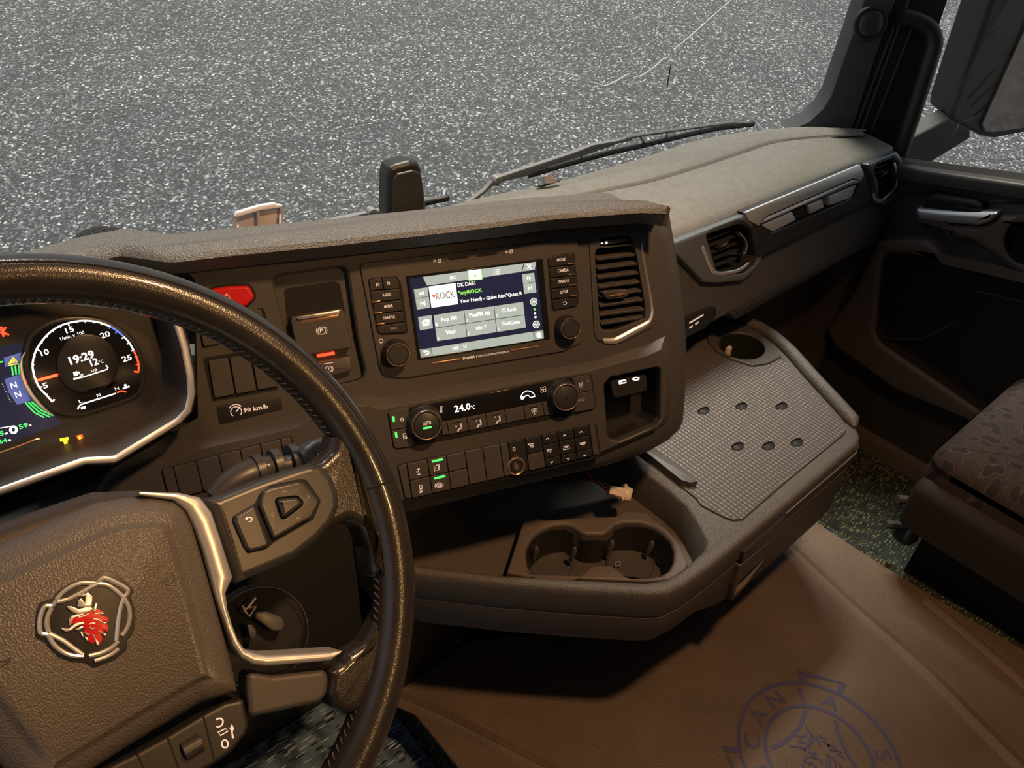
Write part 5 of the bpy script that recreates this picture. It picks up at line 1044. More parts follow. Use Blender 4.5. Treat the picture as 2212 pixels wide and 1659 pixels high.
# spokes with controls
pod = [(440, 1078), (480, 1068), (560, 1036), (640, 1009), (672, 1000), (700, 1003), (722, 1026), (736, 1062), (738, 1096), (722, 1132), (690, 1168), (640, 1208), (560, 1242), (508, 1264), (506, 1248), (478, 1162), (459, 1106)]
ext = [(665, 1003), (698, 990), (718, 970), (724, 940), (732, 900), (790, 955), (832, 1050), (838, 1180), (820, 1250), (806, 1240), (798, 1180), (782, 1138), (758, 1124), (735, 1136), (700, 1160), (680, 1100)]
low = [(530, 1448), (590, 1460), (706, 1447), (712, 1470), (708, 1500), (692, 1519), (548, 1550), (538, 1545)]
lext = [(706, 1449), (738, 1432), (752, 1412), (790, 1389), (812, 1350), (838, 1300), (850, 1380), (830, 1450), (800, 1500), (780, 1540), (745, 1545), (722, 1530), (708, 1500), (712, 1470)]
def both(px, h0, h1, m, bev, name, label=None, hh=None):
    q = ccw(rnd(PW.uvs(px, h1 if hh is None else hh), .006, 3))
    for P in (q, mir_u(q)):
        v = MB(); v.prism(PW, P, h0, h1, m, bev, 4); o = v.build(name, whl, label, wn=True); yield o
pods = list(both(pod, -.016, .011, 'satin_black', .007, 'spoke'))
list(both(ext, -.020, .0085, 'leather_rim', .009, 'spoke_leather')); lows = list(both(low, -.014, .008, 'plastic', .004, 'lower_spoke')); list(both(lext, -.018, .005, 'leather_rim', .008, 'spoke_leather'))
wz = lambda p: Z(p, 340, 780, 3.95)
HP = .0115
gro = ccw(rnd(PW.uvs(wz([(645, 1325), (835, 1212), (868, 1140), (960, 1062), (1215, 1005), (1275, 1015), (1398, 1190), (1335, 1350), (1000, 1545), (930, 1605), (765, 1645), (640, 1365)]), HP), .002))
g = MB(); g.prism(PW, gro, .009, HP, 'matt_black', .0004); g.build('key_well', pods[0])
dp = ccw(rnd(PW.uvs(wz([(880, 1170), (905, 1110), (970, 1075), (1205, 1025), (1258, 1035), (1382, 1185), (1378, 1235), (1318, 1340), (1005, 1518), (985, 1505), (872, 1235)]), HP + .004), .003))
nb = ccw(rnd(PW.uvs(wz([(1005, 1188), (1030, 1168), (1195, 1150), (1245, 1205), (1230, 1242), (1085, 1350), (1055, 1340)]), HP + .004), .0035))
g = MB(); g.prism(PW, dp, .010, HP + .004, 'satin_black', .0022, 3, holes=[nb], hbev=.0008); dpo = g.build('direction_pad', pods[0], wn=True)
g = MB(); g.prism(PW, inset(nb, .0008), .010, HP + .0065, 'satin_black', .0028, 3); g.build('select_button', dpo, wn=True)
rb = ccw(rnd(PW.uvs(wz([(660, 1325), (825, 1228), (848, 1245), (960, 1555), (935, 1590), (795, 1630), (755, 1600), (655, 1370)]), HP + .004), .0035))
g = MB(); g.prism(PW, rb, .010, HP + .004, 'satin_black', .0025, 3); rbo = g.build('return_button', pods[0], wn=True)
g = MB(); hh = HP + .004; g.line(PW, PW.uvs(wz([(750, 1345), (780, 1332), (805, 1340), (808, 1355), (795, 1370), (778, 1370)]), hh), .0007, hh, 'icon'); g.line(PW, PW.uvs(wz([(765, 1330), (748, 1346), (768, 1354)]), hh), .0007, hh, 'icon'); g.build('return_arrow', rbo)
g = MB()
for P in ([(1065, 1128), (1078, 1112), (1108, 1118)], [(992, 1292), (968, 1308), (995, 1325)], [(1180, 1325), (1192, 1348), (1215, 1335)], [(1275, 1145), (1290, 1160), (1272, 1172)]): g.line(PW, PW.uvs(wz(P), hh), .0006, hh, 'icon_dim')
g.build('pad_arrows', dpo)
# key strip under the airbag
key_px = z0([(700, 1030), (1100, 832), (1340, 700), (1612, 535), (1790, 440), (1945, 405), (1988, 610), (1968, 680), (1850, 830), (1700, 935), (1480, 1060), (900, 1400)])
q = ccw(rnd(PW.uvs(key_px, .010), .003)); g = MB(); g.prism(PW, q, -.02, .010, 'black', .003, 3); ks = g.build('lower_key_strip', whl, wn=True)
for a, b in (([(1335, 705), (1440, 1000)]), ([(1620, 540), (1710, 900)]), ([(1095, 838), (1200, 1100)])): g = MB(); g.line(PW, PW.uvs(z0([a, b]), .0101), .0009, .0101, 'matt_black'); g.build('key_gap', ks)
g = MB(); A, B = PW.off(.010).hit(*z0([(1455, 830)])[0]), PW.off(.010).hit(*z0([(1605, 740)])[0]); g.tube([A, A.lerp(B, .04), A.lerp(B, .96), B], [.004, .0062, .0062, .004], 'satin_black', n=14); g.build('scroll_roller', ks)
g = MB(); c = PW.uv(*z0([(1742, 592)])[0], .0102); g.line(PW, [(c[0] + .0026 * math.cos(t), c[1] + .0026 * math.sin(t)) for t in [-2.6 + i * .3 for i in range(16)]], .001, .0102, 'icon'); c = PW.uv(*z0([(1790, 762)])[0], .0102); g.line(PW, circ(c[0], c[1], .0019, 14, .0026), .001, .0102, 'icon', closed=True)
g.quad(PW, z0([(1828, 640), (1846, 602), (1862, 640), (1852, 665), (1862, 715), (1846, 718), (1840, 665)]), .0102, 'icon'); g.line(PW, PW.uvs(z0([(1735, 670), (1795, 640), (1815, 660), (1755, 695)]), .0102), .0008, .0102, 'icon', closed=True); g.build('key_symbols', ks)

# ================================================================== steering column
colm = thing('steering_column', (.0, .46, .76), 'plastic steering column shroud with a grey stalk behind the right spoke', 'steering column')
g = MB(); PWb = PW
g.prism(PW, rnd(PW.uvs([(-60, 1150), (70, 1105), (200, 1062), (300, 1058), (390, 1064), (440, 1110), (430, 1250), (330, 1400), (-60, 1500)], -.05), .01), -.20, -.045, 'plastic', .015, 4); g.build('shroud', colm, wn=True)
PWs = PW.off(-.055)
pts = [PWs.hit(*p) for p in wz([(480, 1180), (620, 1060), (760, 985), (860, 945), (990, 900), (1110, 890), (1200, 840)])]
g = MB(); g.tube(spline([tuple(p) for p in pts], 5), [.008 + .0045 * math.sin(math.pi * min(1, i / 22)) for i in range(31)], 'grey_clear', n=14); st_ = g.build('stalk', colm)
for p in ([(858, 905), (872, 985)], [(1140, 800), (1185, 900)], [(1005, 860), (1020, 930)]):
    a, b = [PWs.hit(*q) for q in wz(p)]; m_ = a.lerp(b, .5); d = (pts[-1] - pts[-3]).normalized(); g = MB(); g.tube([m_ - d * .003, m_ + d * .003], .0140, 'grey_clear', n=18); g.build('stalk_ring', st_)
g = MB(); g.text(PWs.off(.0125), 'TR', wz([(918, 905)])[0], wz([(965, 892)])[0], 5, 0, 'icon', .0004); g.build('stalk_lettering', st_)
kn_ = rnd(PWs.uvs(wz([(1195, 800), (1240, 730), (1320, 670), (1440, 636), (1560, 650), (1600, 800), (1560, 920), (1400, 940), (1250, 930), (1200, 900)])), .008)
g = MB(); g.prism(PWs, kn_, -.02, .004, 'plastic', .006, 4); kk = g.build('stalk_end', st_, wn=True)
g = MB(); g.prism(PWs, rnd(PWs.uvs(wz([(1345, 770), (1480, 735), (1490, 820), (1365, 860)]), .005), .001), .003, .005, 'matt_black', .0004); g.text(PWs, 'S', wz([(1368, 828)])[0], wz([(1405, 818)])[0], 10, .0052, 'scr_tile', .0004, .03); g.build('stalk_label', kk)

# ================================================================== storage tray under the console
ZR = .45
PZ = PH(ZR)
tray = thing('storage_tray', (.75, .45, .33), 'wide brown storage tray with a ribbed rubber top and two cup wells', 'storage tray')
def zp(px): return PZ.uvs(px)
outer_px = [(815, 1208), (901, 1236), (1081, 1256), (1250, 1270), (1400, 1279), (1440, 1277), (1480, 1258), (1540, 1215), (1600, 1166), (1700, 1085), (1851, 957), (1856, 940), (1845, 915), (1700, 745), (1680, 726), (1640, 700), (1560, 672)]
oo = zp(outer_px) + [(1.17, .695), (.30, .695)]
oo = ccw(oo)
well_px = [(832, 1192), (901, 1218), (1081, 1240), (1250, 1250), (1395, 1257), (1440, 1250), (1478, 1228), (1523, 1186), (1527, 1168), (1500, 1118), (1480, 1090), (1440, 1055), (1388, 1018), (1350, 990), (1300, 960)]
wl = zp(well_px) + [(.62, .655), (.33, .655)]
wl = ccw(rnd(wl, .006, 2))
g = MB()
o_in = lambda d: inset(oo, d)
levels = [(-.002, ZR - .050), (-.004, ZR - .040), (-.004, ZR - .012), (-.002, ZR - .005), (.001, ZR - .001), (.005, ZR)]
up = PH(0)
# rim ring with hole for the lower tray
R = [g.ring([V((a, b, z)) for a, b in o_in(d)]) for d, z in levels]
for a, b in zip(R, R[1:]): g.bridge(a, b, 'plastic_grain')
h2 = g.ring([V((a, b, ZR)) for a, b in inset(wl, -.004)]); h1 = g.ring([V((a, b, ZR - .004)) for a, b in wl]); h0 = g.ring([V((a, b, ZR - .062)) for a, b in inset(wl, .003)])
g.bridge(h0, h1, 'plastic_grain', flip=True); g.bridge(h1, h2, 'plastic_grain', flip=True)
cx, cy = PZ.uv(1601, 753); rc = .047; ch = ccw(circ(cx, cy, rc * .93, 32, rc * .86))
hc = g.ring([V((a, b, ZR)) for a, b in ch]); g.cap([R[-1], h2, hc], up, 'plastic_grain'); g.build('rim', tray, angle=50)
g = MB()
L2 = [(.050, ZR - .150), (.022, ZR - .128), (.004, ZR - .112), (-.001, ZR - .100), (-.002, ZR - .054), (.001, ZR - .051)]
dm = lambda x: 1 + 1.15 * min(1, max(0, (x - .66) / .10))
R = [g.ring([V((a, b, ZR - .054 - (ZR - .054 - z) * (dm(a) if z < ZR - .056 else 1))) for a, b in o_in(d)]) for d, z in L2]
g.cap([R[0]], up, 'plastic_taupe', up=False)
for a, b in zip(R, R[1:]): g.bridge(a, b, 'plastic_taupe')
g.build('tray_body', tray, angle=40)
# bright groove line round the passenger end
PG2 = [V((a, b, ZR - .020)) for a, b in inset(ccw(oo), -.0042)]
def near(px): 
    t = PZ.hit(*px); return min(range(len(PG2)), key=lambda i: (PG2[i].xy - t.xy).length)
i0, i1 = near((1700, 1085)), near((1700, 745)); 
seq = PG2[min(i0, i1):max(i0, i1) + 1]
g = MB(); g.tube(seq, .0014, 'silver', n=6); g.build('bright_strip', tray)
# ribbed rubber top with six screw holes
mat_px = [(1380, 977), (1504, 1080), (1512, 1092), (1539, 1107), (1570, 1122), (1584, 1126), (1603, 1124), (1700, 1040), (1822, 940), (1828, 930), (1815, 912), (1752, 847), (1700, 790), (1687, 776)]
holder_px = [(1687, 776), (1660, 790), (1625, 796), (1575, 780), (1545, 763), (1527, 742), (1525, 722), (1540, 712), (1569, 700)]
back = [(1.12, .66), (.80, .66), (.70, .60)]
mp = ccw(zp(mat_px + holder_px) + back); mp = rnd(mp, .002, 2)
zo = lambda p: Z(p, 1250, 640, 3.386)
holes = []
for cx, cy in ((915, 850), (1192, 817), (1484, 817), (1163, 1112), (1388, 1108), (1596, 1082)):
    c = PZ.uv(*zo([(cx, cy)])[0]); holes.append(ccw([(c[0] + .0125 * math.cos(t) + .002 * math.sin(2 * t), c[1] + .0080 * math.sin(t)) for t in [i * math.tau / 20 for i in range(20)]]))
g = MB(); g.prism(up, mp, ZR - .001, ZR + .0035, 'rubber_mat', .001, 2, holes=holes, hbev=.0006); top_mat = g.build('rubber_top', tray, smooth=False)
for hq in holes:
    c = (sum(p[0] for p in hq) / len(hq), sum(p[1] for p in hq) / len(hq))
    g = MB(); g.well(up, hq, ZR + .0005, ZR + .0032, 'matt_black'); g.lathe(up, c[0] - .004, c[1] + .001, [(.0052, ZR + .0006), (.0052, ZR + .0022), (.0046, ZR + .0028), (.0026, ZR + .0026), (.0022, ZR + .0015)], 'satin_black', 18); g.build('screw', tray)
# cup holder at the far corner
cx, cy = PZ.uv(1601, 753); rc = .047
hold = ccw(zp([(1569, 700), (1540, 712), (1525, 722), (1527, 742), (1545, 763), (1575, 780), (1625, 796), (1660, 790), (1687, 776), (1668, 752), (1640, 725), (1600, 706)]))
ch = circ(cx, cy, rc * .93, 32, rc * .86)
g = MB(); g.prism(up, ccw(rnd(hold, .004)), ZR - .001, ZR + .007, 'plastic', .003, 3, holes=[ccw(ch)], hbev=.003); cupf = g.build('cup_holder', tray, wn=True)
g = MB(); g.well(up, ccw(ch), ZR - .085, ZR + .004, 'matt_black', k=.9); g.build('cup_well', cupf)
g = MB(); p = PZ.hit(1585, 746); g.prism(up, rnd([(p.x - .006, p.y + .004), (p.x + .006, p.y + .004), (p.x + .006, p.y + .012), (p.x - .006, p.y + .012)], .002), ZR - .04, ZR - .008, 'nylon', .002); g.build('cup_clip', cupf)
# raised back edge of the rim behind the rubber top
g = MB(); rp_ = [PZ.hit(*q) for q in [(1845, 925), (1830, 900), (1752, 815), (1695, 752), (1640, 712), (1560, 680)]]
P_ = spline([tuple(q) for q in rp_], 4); g.tube([p + V((0, 0, .003)) for p in P_], [.0125 * min(1, .25 + i * .25, .3 + (len(P_) - 1 - i) * .25) for i in range(len(P_))], 'plastic_grain', n=12, flat=1.); g.build('raised_edge', tray)
# L-shaped divider rail
g = MB(); g.prism(PH(ZR), rnd(zp([(1376, 978), (1396, 972), (1450, 1010), (1504, 1054), (1488, 1057), (1468, 1051)]), .001), -.002, .014, 'plastic', .002); g.build('divider_rail', tray, wn=True)
# twin cup holder insert in the lower tray
ZC = ZR - .028
PCu = PH(ZC)
zt = lambda p: Z(p, 860, 950, 3.16)
ins = zt([(742, 905), (755, 860), (852, 560), (870, 530), (940, 520), (1000, 545), (1250, 530), (1480, 520), (1560, 480), (1700, 500), (1850, 620), (1930, 720), (1980, 850), (1960, 885), (1860, 950), (1700, 965), (1250, 945), (900, 935)])
fig8 = zt([(872, 770), (885, 720), (920, 660), (980, 612), (1060, 582), (1150, 577), (1200, 592), (1245, 625), (1290, 642), (1400, 642), (1430, 625), (1480, 580), (1540, 562), (1650, 562), (1740, 588), (1810, 635), (1860, 690), (1885, 760), (1880, 830), (1850, 890), (1790, 925), (1700, 938), (1600, 935), (1540, 910), (1490, 870), (1450, 850), (1340, 848), (1300, 862), (1260, 905), (1200, 935), (1100, 942), (990, 940), (920, 915), (885, 860)])
iu, fu = ccw(PCu.uvs(ins)), ccw(PCu.uvs(fig8))
g = MB(); g.prism(up, inset(wl, -.001), ZR - .066, ZR - .060, 'tray_floor', holes=[ccw(inset(fu, -.004))]); g.build('tray_floor', tray, smooth=False)
g = MB(); g.prism(PCu, iu, -.034, 0, 'plastic_taupe', .003, 3, holes=[fu], hbev=.005); cup = g.build('cup_insert', tray, wn=True)
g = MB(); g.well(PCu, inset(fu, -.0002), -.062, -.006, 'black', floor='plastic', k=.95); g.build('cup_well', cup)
for pc_, r in ((zt([(1085, 905)])[0], .033), (zt([(1630, 895)])[0], .036)):
    PQ = PH(ZC - .0615); c = PQ.uv(*pc_); c = (c[0], c[1] + .012)
    g = MB(); g.lathe(PQ, c[0], c[1], [(r, 0), (r, .003), (r - .003, .004), (r - .005, .0025)], 'plastic', 36); g.build('cup_base', cup)
for p in ((945, 725), (1208, 728), (1465, 685), (1738, 688)):
    PQ = PH(ZC - .012); c = PQ.hit(*zt([p])[0]); cc = V((sum(q[0] for q in fu) / len(fu), sum(q[1] for q in fu) / len(fu), 0))
    g = MB(); g.tube([c + V((0, 0, -.002)), c + V((0, 0, -.008)), c + V((0, .004, -.035))], [.0022, .0042, .003], 'plastic_taupe', n=10); g.build('cup_clip', cup)
g = MB(); c = PH(ZC - .055).hit(*zt([(1500, 855)])[0]); g.tube([c + V((.005 * math.cos(t), .003 * math.sin(t), .003)) for t in [i * math.tau / 14 for i in range(13)]], .0007, 'chrome', n=6)
ring = g.build('key_ring', None); tag(ring, 'small bright wire ring lying in the right cup well', 'ring')
# drawer front with grip below the rubber top
def wallpt(px, yy):   # front wall of the tray (vertical plane y = const)
    r = ray(*px); t = yy / r.y; return CAM + r * t
a_, b_ = V(PZ.uv(1600, 1166)), V(PZ.uv(1851, 957)); dirx = (b_ - a_).normalized()
PFr = Pl((a_.x, a_.y, ZR - .05), (dirx.y, -dirx.x, 0), (dirx.x, dirx.y, 0)).off(.0052)
fr_ = [(1600, 1197), (1612, 1180), (1690, 1113), (1694, 1120), (1688, 1140), (1650, 1172), (1606, 1205)]
g = MB(); g.prism(PFr, rnd(PFr.uvs([(1603, 1190), (1693, 1112), (1686, 1142), (1640, 1178), (1597, 1212)]), .002), -.004, .004, 'satin_black', .001); g.build('hatch', tray, wn=True)
g = MB(); dr = PFr.uvs([(1594, 1219), (1682, 1146), (1668, 1178), (1640, 1215), (1608, 1262), (1575, 1296), (1581, 1262)]); dr = ccw(rnd(dr, .003)); g.prism(PFr, dr, -.012, .004, 'plastic_taupe', .0015, holes=[ccw(rnd(PFr.uvs([(1592, 1252), (1652, 1198), (1640, 1214), (1608, 1256), (1583, 1280)]), .002))]); g.build('drawer_front', tray, wn=True)
# bracket below the tray
g = MB(); g.loft([[V((.38, .50, .30)), V((.60, .36, .30)), V((.72, .36, .30)), V((.90, .42, .30))], [V((.46, .54, .24)), V((.62, .40, .235)), V((.70, .39, .235)), V((.84, .46, .24))], [V((.5, .70, .18)), V((.63, .60, .18)), V((.70, .60, .18)), V((.8, .70, .18))]], 'pillar', closed=False); g.build('under_bracket', tray)
g = MB(); box(g, .30, 1.05, .58, .69, .12, .31, 'black', .01); g.build('pedestal', tray)

# loose wiring plug
PQ = PH(.455); c = PQ.hit(1335, 1066)
con = thing('wiring_connector', tuple(c), 'loose cream plastic wiring connector with red wire hanging by the cup wells', 'connector')
P6 = Pl(tuple(c), (-.3, -.55, .78), (1, 0, 0))
g = MB(); g.prism(P6, rnd(P6.uvs(zt([(1440, 315), (1530, 330), (1540, 300), (1560, 310), (1560, 325), (1592, 335), (1592, 355), (1575, 420), (1530, 412), (1520, 430), (1512, 400), (1430, 375)])), .001), -.008, .008, 'nylon', .0015, 3); g.build('plug_body', con, wn=True)
g = MB(); g.prism(P6, P6.uvs(zt([(1545, 345), (1582, 348), (1570, 405), (1535, 398)])), .006, .0095, 'nylon', .001); g.build('latch', con)
wp_ = [P6.at(*P6.uv(*p, 0), 0) for p in zt([(1432, 350), (1400, 325), (1360, 285), (1335, 240)])]
g = MB(); g.tube(spline([tuple(p) for p in wp_[:2]] + [tuple(wp_[2] + V((0, .02, 0))), tuple(wp_[3] + V((0, .04, .02)))], 5), .0016, 'red_wire', n=8); g.build('wire', con, label='red wire')
g = MB(); g.tube(spline([tuple(p + V((.003, .003, .004))) for p in wp_[:2]] + [tuple(wp_[2] + V((.006, .02, .004))), tuple(wp_[3] + V((.006, .04, .02)))], 5), .0014, 'black', n=8); g.build('wire', con, label='black wire')

# ================================================================== floor
ZT = .115
g = MB(); tun = [(.335, .70), (.345, .42), (.36, .30), (.40, -1.10), (1.25, -1.10)] + [PH(.115).uv(*p) for p in ((2212, 1380), (2062, 1296), (1956, 1230), (1775, 1121))] + [(1.20, .50), (1.20, .70)]
g.prism(up, ccw(tun), 0, ZT, 'carpet', .012, 3); tn = g.build('tunnel_carpet', floor)
g = MB(); box(g, .335, 1.68, -1.10, .94, .0, .004, 'carpet'); g.build('passenger_carpet', floor, smooth=False)
PT2 = PH(ZT)
mt = [(.34, .66), (.345, .545), (.327, .43)] + [PT2.uv(1100, 1800)] + [(.42, -.9), (1.10, -.9), PT2.uv(2330, 1490), PT2.uv(2212, 1410), PT2.uv(2062, 1322), PT2.uv(1956, 1256), PT2.uv(1887, 1214), PT2.uv(1764, 1134), (1.165, .50), (1.16, .66)]
mt = [mt[0], PT2.uv(868, 1512), PT2.uv(990, 1662), PT2.uv(1080, 1780)] + mt[4:]
g = MB(); g.prism(up, ccw(mt), ZT, ZT + .006, 'mat_leather', .002, 2); lm = g.build('leather_floor_mat', None, smooth=False); tag(lm, 'brown leather floor mat printed with a blue griffin emblem on the engine tunnel', 'floor mat')
def fold(px, w=.012, h=.004):
    P = spline([tuple(PT2.off(.006).hit(*p)) for p in px], 6); v = MB(); rows = []
    for i, p in enumerate(P):
        t = (P[min(i + 1, len(P) - 1)] - P[max(i - 1, 0)]).normalized(); n_ = V((-t.y, t.x, 0)); e = 1.0
        rows.append([p - n_ * w + V((0, 0, -.0005)), p - n_ * w * .5 + V((0, 0, h * .7 * e)), p - n_ * .001 + V((0, 0, h * e)), p + V((0, 0, -.0005)), p + n_ * .001 + V((0, 0, h * .5 * e)), p + n_ * w * .5 + V((0, 0, h * .3 * e)), p + n_ * w + V((0, 0, -.0005))])
    v.loft(rows, 'mat_leather', closed=False); v.build('fold', lm, angle=80)
fold([(1700, 1175), (1830, 1300), (1990, 1440), (2120, 1570), (2240, 1690)], .016, .006); fold([(2000, 1296), (2090, 1370), (2212, 1475), (2300, 1560)], .012, .004); fold([(862, 1508), (960, 1550), (1060, 1600), (1190, 1668), (1300, 1730)], .014, .005)
HE2 = ZT + .0062
c0 = (.7615, .1005)
PEm = Pl((c0[0], c0[1], HE2), (0, 0, 1), (1, 0, 0))
g = MB(); m_ = 'blue_print'
def aring(r0, r1, a0=0, a1=math.tau, n=72, cx=0, cy=0):
    A = g.ring([PEm.at(cx + r0 * math.cos(a0 + (a1 - a0) * i / n), cy + r0 * math.sin(a0 + (a1 - a0) * i / n), .0004) for i in range(n + 1)]); B = g.ring([PEm.at(cx + r1 * math.cos(a0 + (a1 - a0) * i / n), cy + r1 * math.sin(a0 + (a1 - a0) * i / n), .0004) for i in range(n + 1)]); g.bridge(B, A, m_, closed=False)
aring(.1165, .1225); aring(.0765, .0825)
uvE = lambda px: PEm.uvs(px)
zem = lambda p: Z(p, 1540, 1400, 5.267)
th0 = math.atan2(*reversed(uvE(zem([(1240, 330)]))[0]))
def rotp(P, a): return [(x * math.cos(a) - y * math.sin(a), x * math.sin(a) + y * math.cos(a)) for x, y in P]
tabq = [uvE(zem(q)) for q in ([(950, 240), (1525, 410), (1440, 400), (1050, 320)], [(950, 240), (1040, 320), (1060, 400), (1000, 390)], [(1435, 415), (1525, 410), (1465, 530), (1410, 510)])]
for k in range(3):
    for q in tabq: g.cap([g.ring([PEm.at(a, b, .0005) for a, b in ccw(rotp(q, k * math.tau / 3))])], PEm, m_)
arcs = [[(1050, 705), (1020, 830), (960, 930), (860, 1030), (760, 1100), (660, 1140)]]
base_arc = uvE(zem(arcs[0]))
for k in range(3): g.line(PEm, [(v.x, v.y) for v in spline(rotp(base_arc, -k * math.tau / 3), 5)], .0058, .0002, m_)
# lettering round the ring
def ring_text(s, a_mid, r, size, step):
    n = len(s)
    for i, chh in enumerate(s):
        a = a_mid - (i - (n - 1) / 2) * step
        if chh == ' ': continue
        cu = bpy.data.curves.new('t', 'FONT'); cu.body = chh; cu.offset = .02; o = bpy.data.objects.new('t', cu); me = o.to_mesh(); xs = [v.co.x for v in me.vertices]; xm = (min(xs) + max(xs)) / 2
        k = g.ring([PEm.at(*(lambda X, Y: (Y * math.cos(a) + X * math.sin(a), Y * math.sin(a) - X * math.cos(a)))((v.co.x - xm) * size * 1.15, r + v.co.y * size), .0004) for v in me.vertices])
        for p in me.polygons: g.face(tuple(k[j] for j in p.vertices), m_)
        o.to_mesh_clear(); bpy.data.objects.remove(o); bpy.data.curves.remove(cu)
aI = math.atan2(uvE(zem([(1010, 550)]))[0][1], uvE(zem([(1010, 550)]))[0][0]); aC = math.atan2(uvE(zem([(470, 1060)]))[0][1], uvE(zem([(470, 1060)]))[0][0])
stp = ((aC - aI) % math.tau) / 3
ring_text('SCANIA', aI + stp * 1.5, .0875, .0335, stp)
aS = math.atan2(uvE(zem([(1935, 1220)]))[0][1], uvE(zem([(1935, 1220)]))[0][0]); ring_text('VABIS'[::-1], aS - 2 * stp, .0875, .0335, stp)
g.build('printed_emblem', lm, label='blue-grey ring emblem with lettering', smooth=False)
g = MB()
gl = [[(865, 1100), (905, 1120), (960, 1122), (1010, 1140), (1060, 1175)], [(940, 990), (1000, 1020), (985, 1060), (1040, 1080)], [(1060, 880), (1075, 930), (1120, 980), (1135, 1010)], [(1000, 1010), (1050, 1000), (1060, 960)], [(1140, 1010), (1100, 1060), (1060, 1130), (1030, 1150)], [(1160, 1030), (1130, 1070), (1090, 1140)],
      [(1185, 1000), (1200, 1060), (1225, 1100)], [(1210, 990), (1250, 1020), (1290, 1040)], [(1240, 1060), (1290, 1080), (1330, 1130)], [(1300, 1110), (1360, 1110), (1400, 1140)], [(1330, 1160), (1400, 1160), (1470, 1190)], [(1410, 1210), (1470, 1230), (1510, 1280)],
      [(1090, 1180), (1120, 1200), (1160, 1190), (1170, 1220), (1120, 1240), (1060, 1240), (1040, 1270), (1070, 1300), (1120, 1310)], [(1140, 1250), (1200, 1260), (1240, 1290), (1230, 1330)], [(1090, 1340), (1110, 1320), (1150, 1330), (1170, 1364)], [(1290, 1200), (1330, 1250), (1330, 1320), (1350, 1380)], [(1360, 1230), (1390, 1290), (1400, 1360)], [(1440, 1290), (1450, 1340), (1490, 1380)], [(1300, 1260), (1290, 1330), (1310, 1390)], [(1040, 1280), (1030, 1340), (1060, 1400)]]
for q in gl: g.line(PEm, [(v.x, v.y) for v in spline(uvE(zem(q)), 4)], .0032, .0003, m_)
g.build('griffin_print', lm, smooth=False)

# ================================================================== passenger seat
seat = thing('passenger_seat', (1.40, -.05, .0), 'passenger seat with brown patterned cushion and black sides', 'seat')
def cushion(x0, x1, y0, y1, z0, z1, m, name, r=.06, crown=.02, sag=None):
    v = MB(); n = 20; rows = []
    prof = [(0, z0), (-.0, z0 + (z1 - z0) * .5)] + [(r * (1 - math.cos(t)), z1 - r + r * math.sin(t)) for t in [i * math.pi / 12 for i in range(0, 7)]]
    P0 = rnd([(x0, y0), (x1, y0), (x1, y1), (x0, y1)], [r * 1.6, r * 1.6, r, r], 8)
    R = [v.ring([V((a, b, z)) for a, b in (inset(P0, d) if d else P0)]) for d, z in prof]
    for a, b in zip(R, R[1:]): v.bridge(a, b, m)
    q0 = [v.v[i].copy() for i in R[-1]]; cc = V((sum(q.x for q in q0) / len(q0), sum(q.y for q in q0) / len(q0), z1 + crown)); prev = R[-1]
    for w in (.2, .45, .7): r1 = v.ring([q.lerp(cc, w) - V((0, 0, crown * ((1 - w) ** 2 - (1 - w)) * -1)) * 0 + V((0, 0, crown * (w * (1 - w)))) for q in q0]); v.bridge(prev, r1, m); prev = r1
    v.face(tuple(prev), m)
    v.cap([R[0]], up, m, up=False)
    o = v.build(name, seat, angle=80); return o
cushion(1.195, 1.60, -.33, .250, .332, .405, 'seat_fabric', 'cushion', .048, .012)
cushion(1.175, 1.60, -.34, .246, .235, .338, 'seat_black', 'cushion_side', .03, .0)
g = MB(); g.prism(Pl((1.39, -.34, .42), (0, -.2, 1), (1, 0, 0)), rnd([(-.21, -.20), (.21, -.20), (.21, .0), (-.21, .0)], .05), -.05, .62, 'seat_fabric', .05, 4); g.build('backrest', seat)
g = MB(); box(g, 1.225, 1.58, -.33, .20, .0, .236, 'matt_black', .01); g.build('seat_base', seat)
for xx in (1.265, 1.54):
    g = MB(); box(g, xx, xx + .035, -.35, .20, .0, .07, 'matt_black', .004); g.build('seat_rail', seat)
g = MB(); PX2 = Pl((1.262, 0, 0), (-1, 0, 0), (0, -1, 0)); g.tube([PX2.hit(1998, 1192), PX2.hit(2165, 1292), PX2.hit(2260, 1345)], .0035, 'plastic', n=8); g.build('side_trim', seat)
p = Pl((1.235, 0, 0), (-1, 0, 0), (0, -1, 0)).hit(1958, 1152); g = MB(); g.lathe(Pl(tuple(p), (-.7, -.3, .6), (1, 0, 0)), 0, 0, [(.022, -.02), (.022, .0), (.018, .008), (.006, .011)], 'pillar', 24); g.build('adjuster_knob', seat)
for px in ((1938, 1078), (1912, 1132)):
    p = Pl((1.20, 0, 0), (-1, 0, 0), (0, -1, 0)).hit(*px); g = MB(); g.tube([p, p + V((.05, -.035, -.01))], .008, 'plastic', n=8); g.build('adjuster_lever', seat)

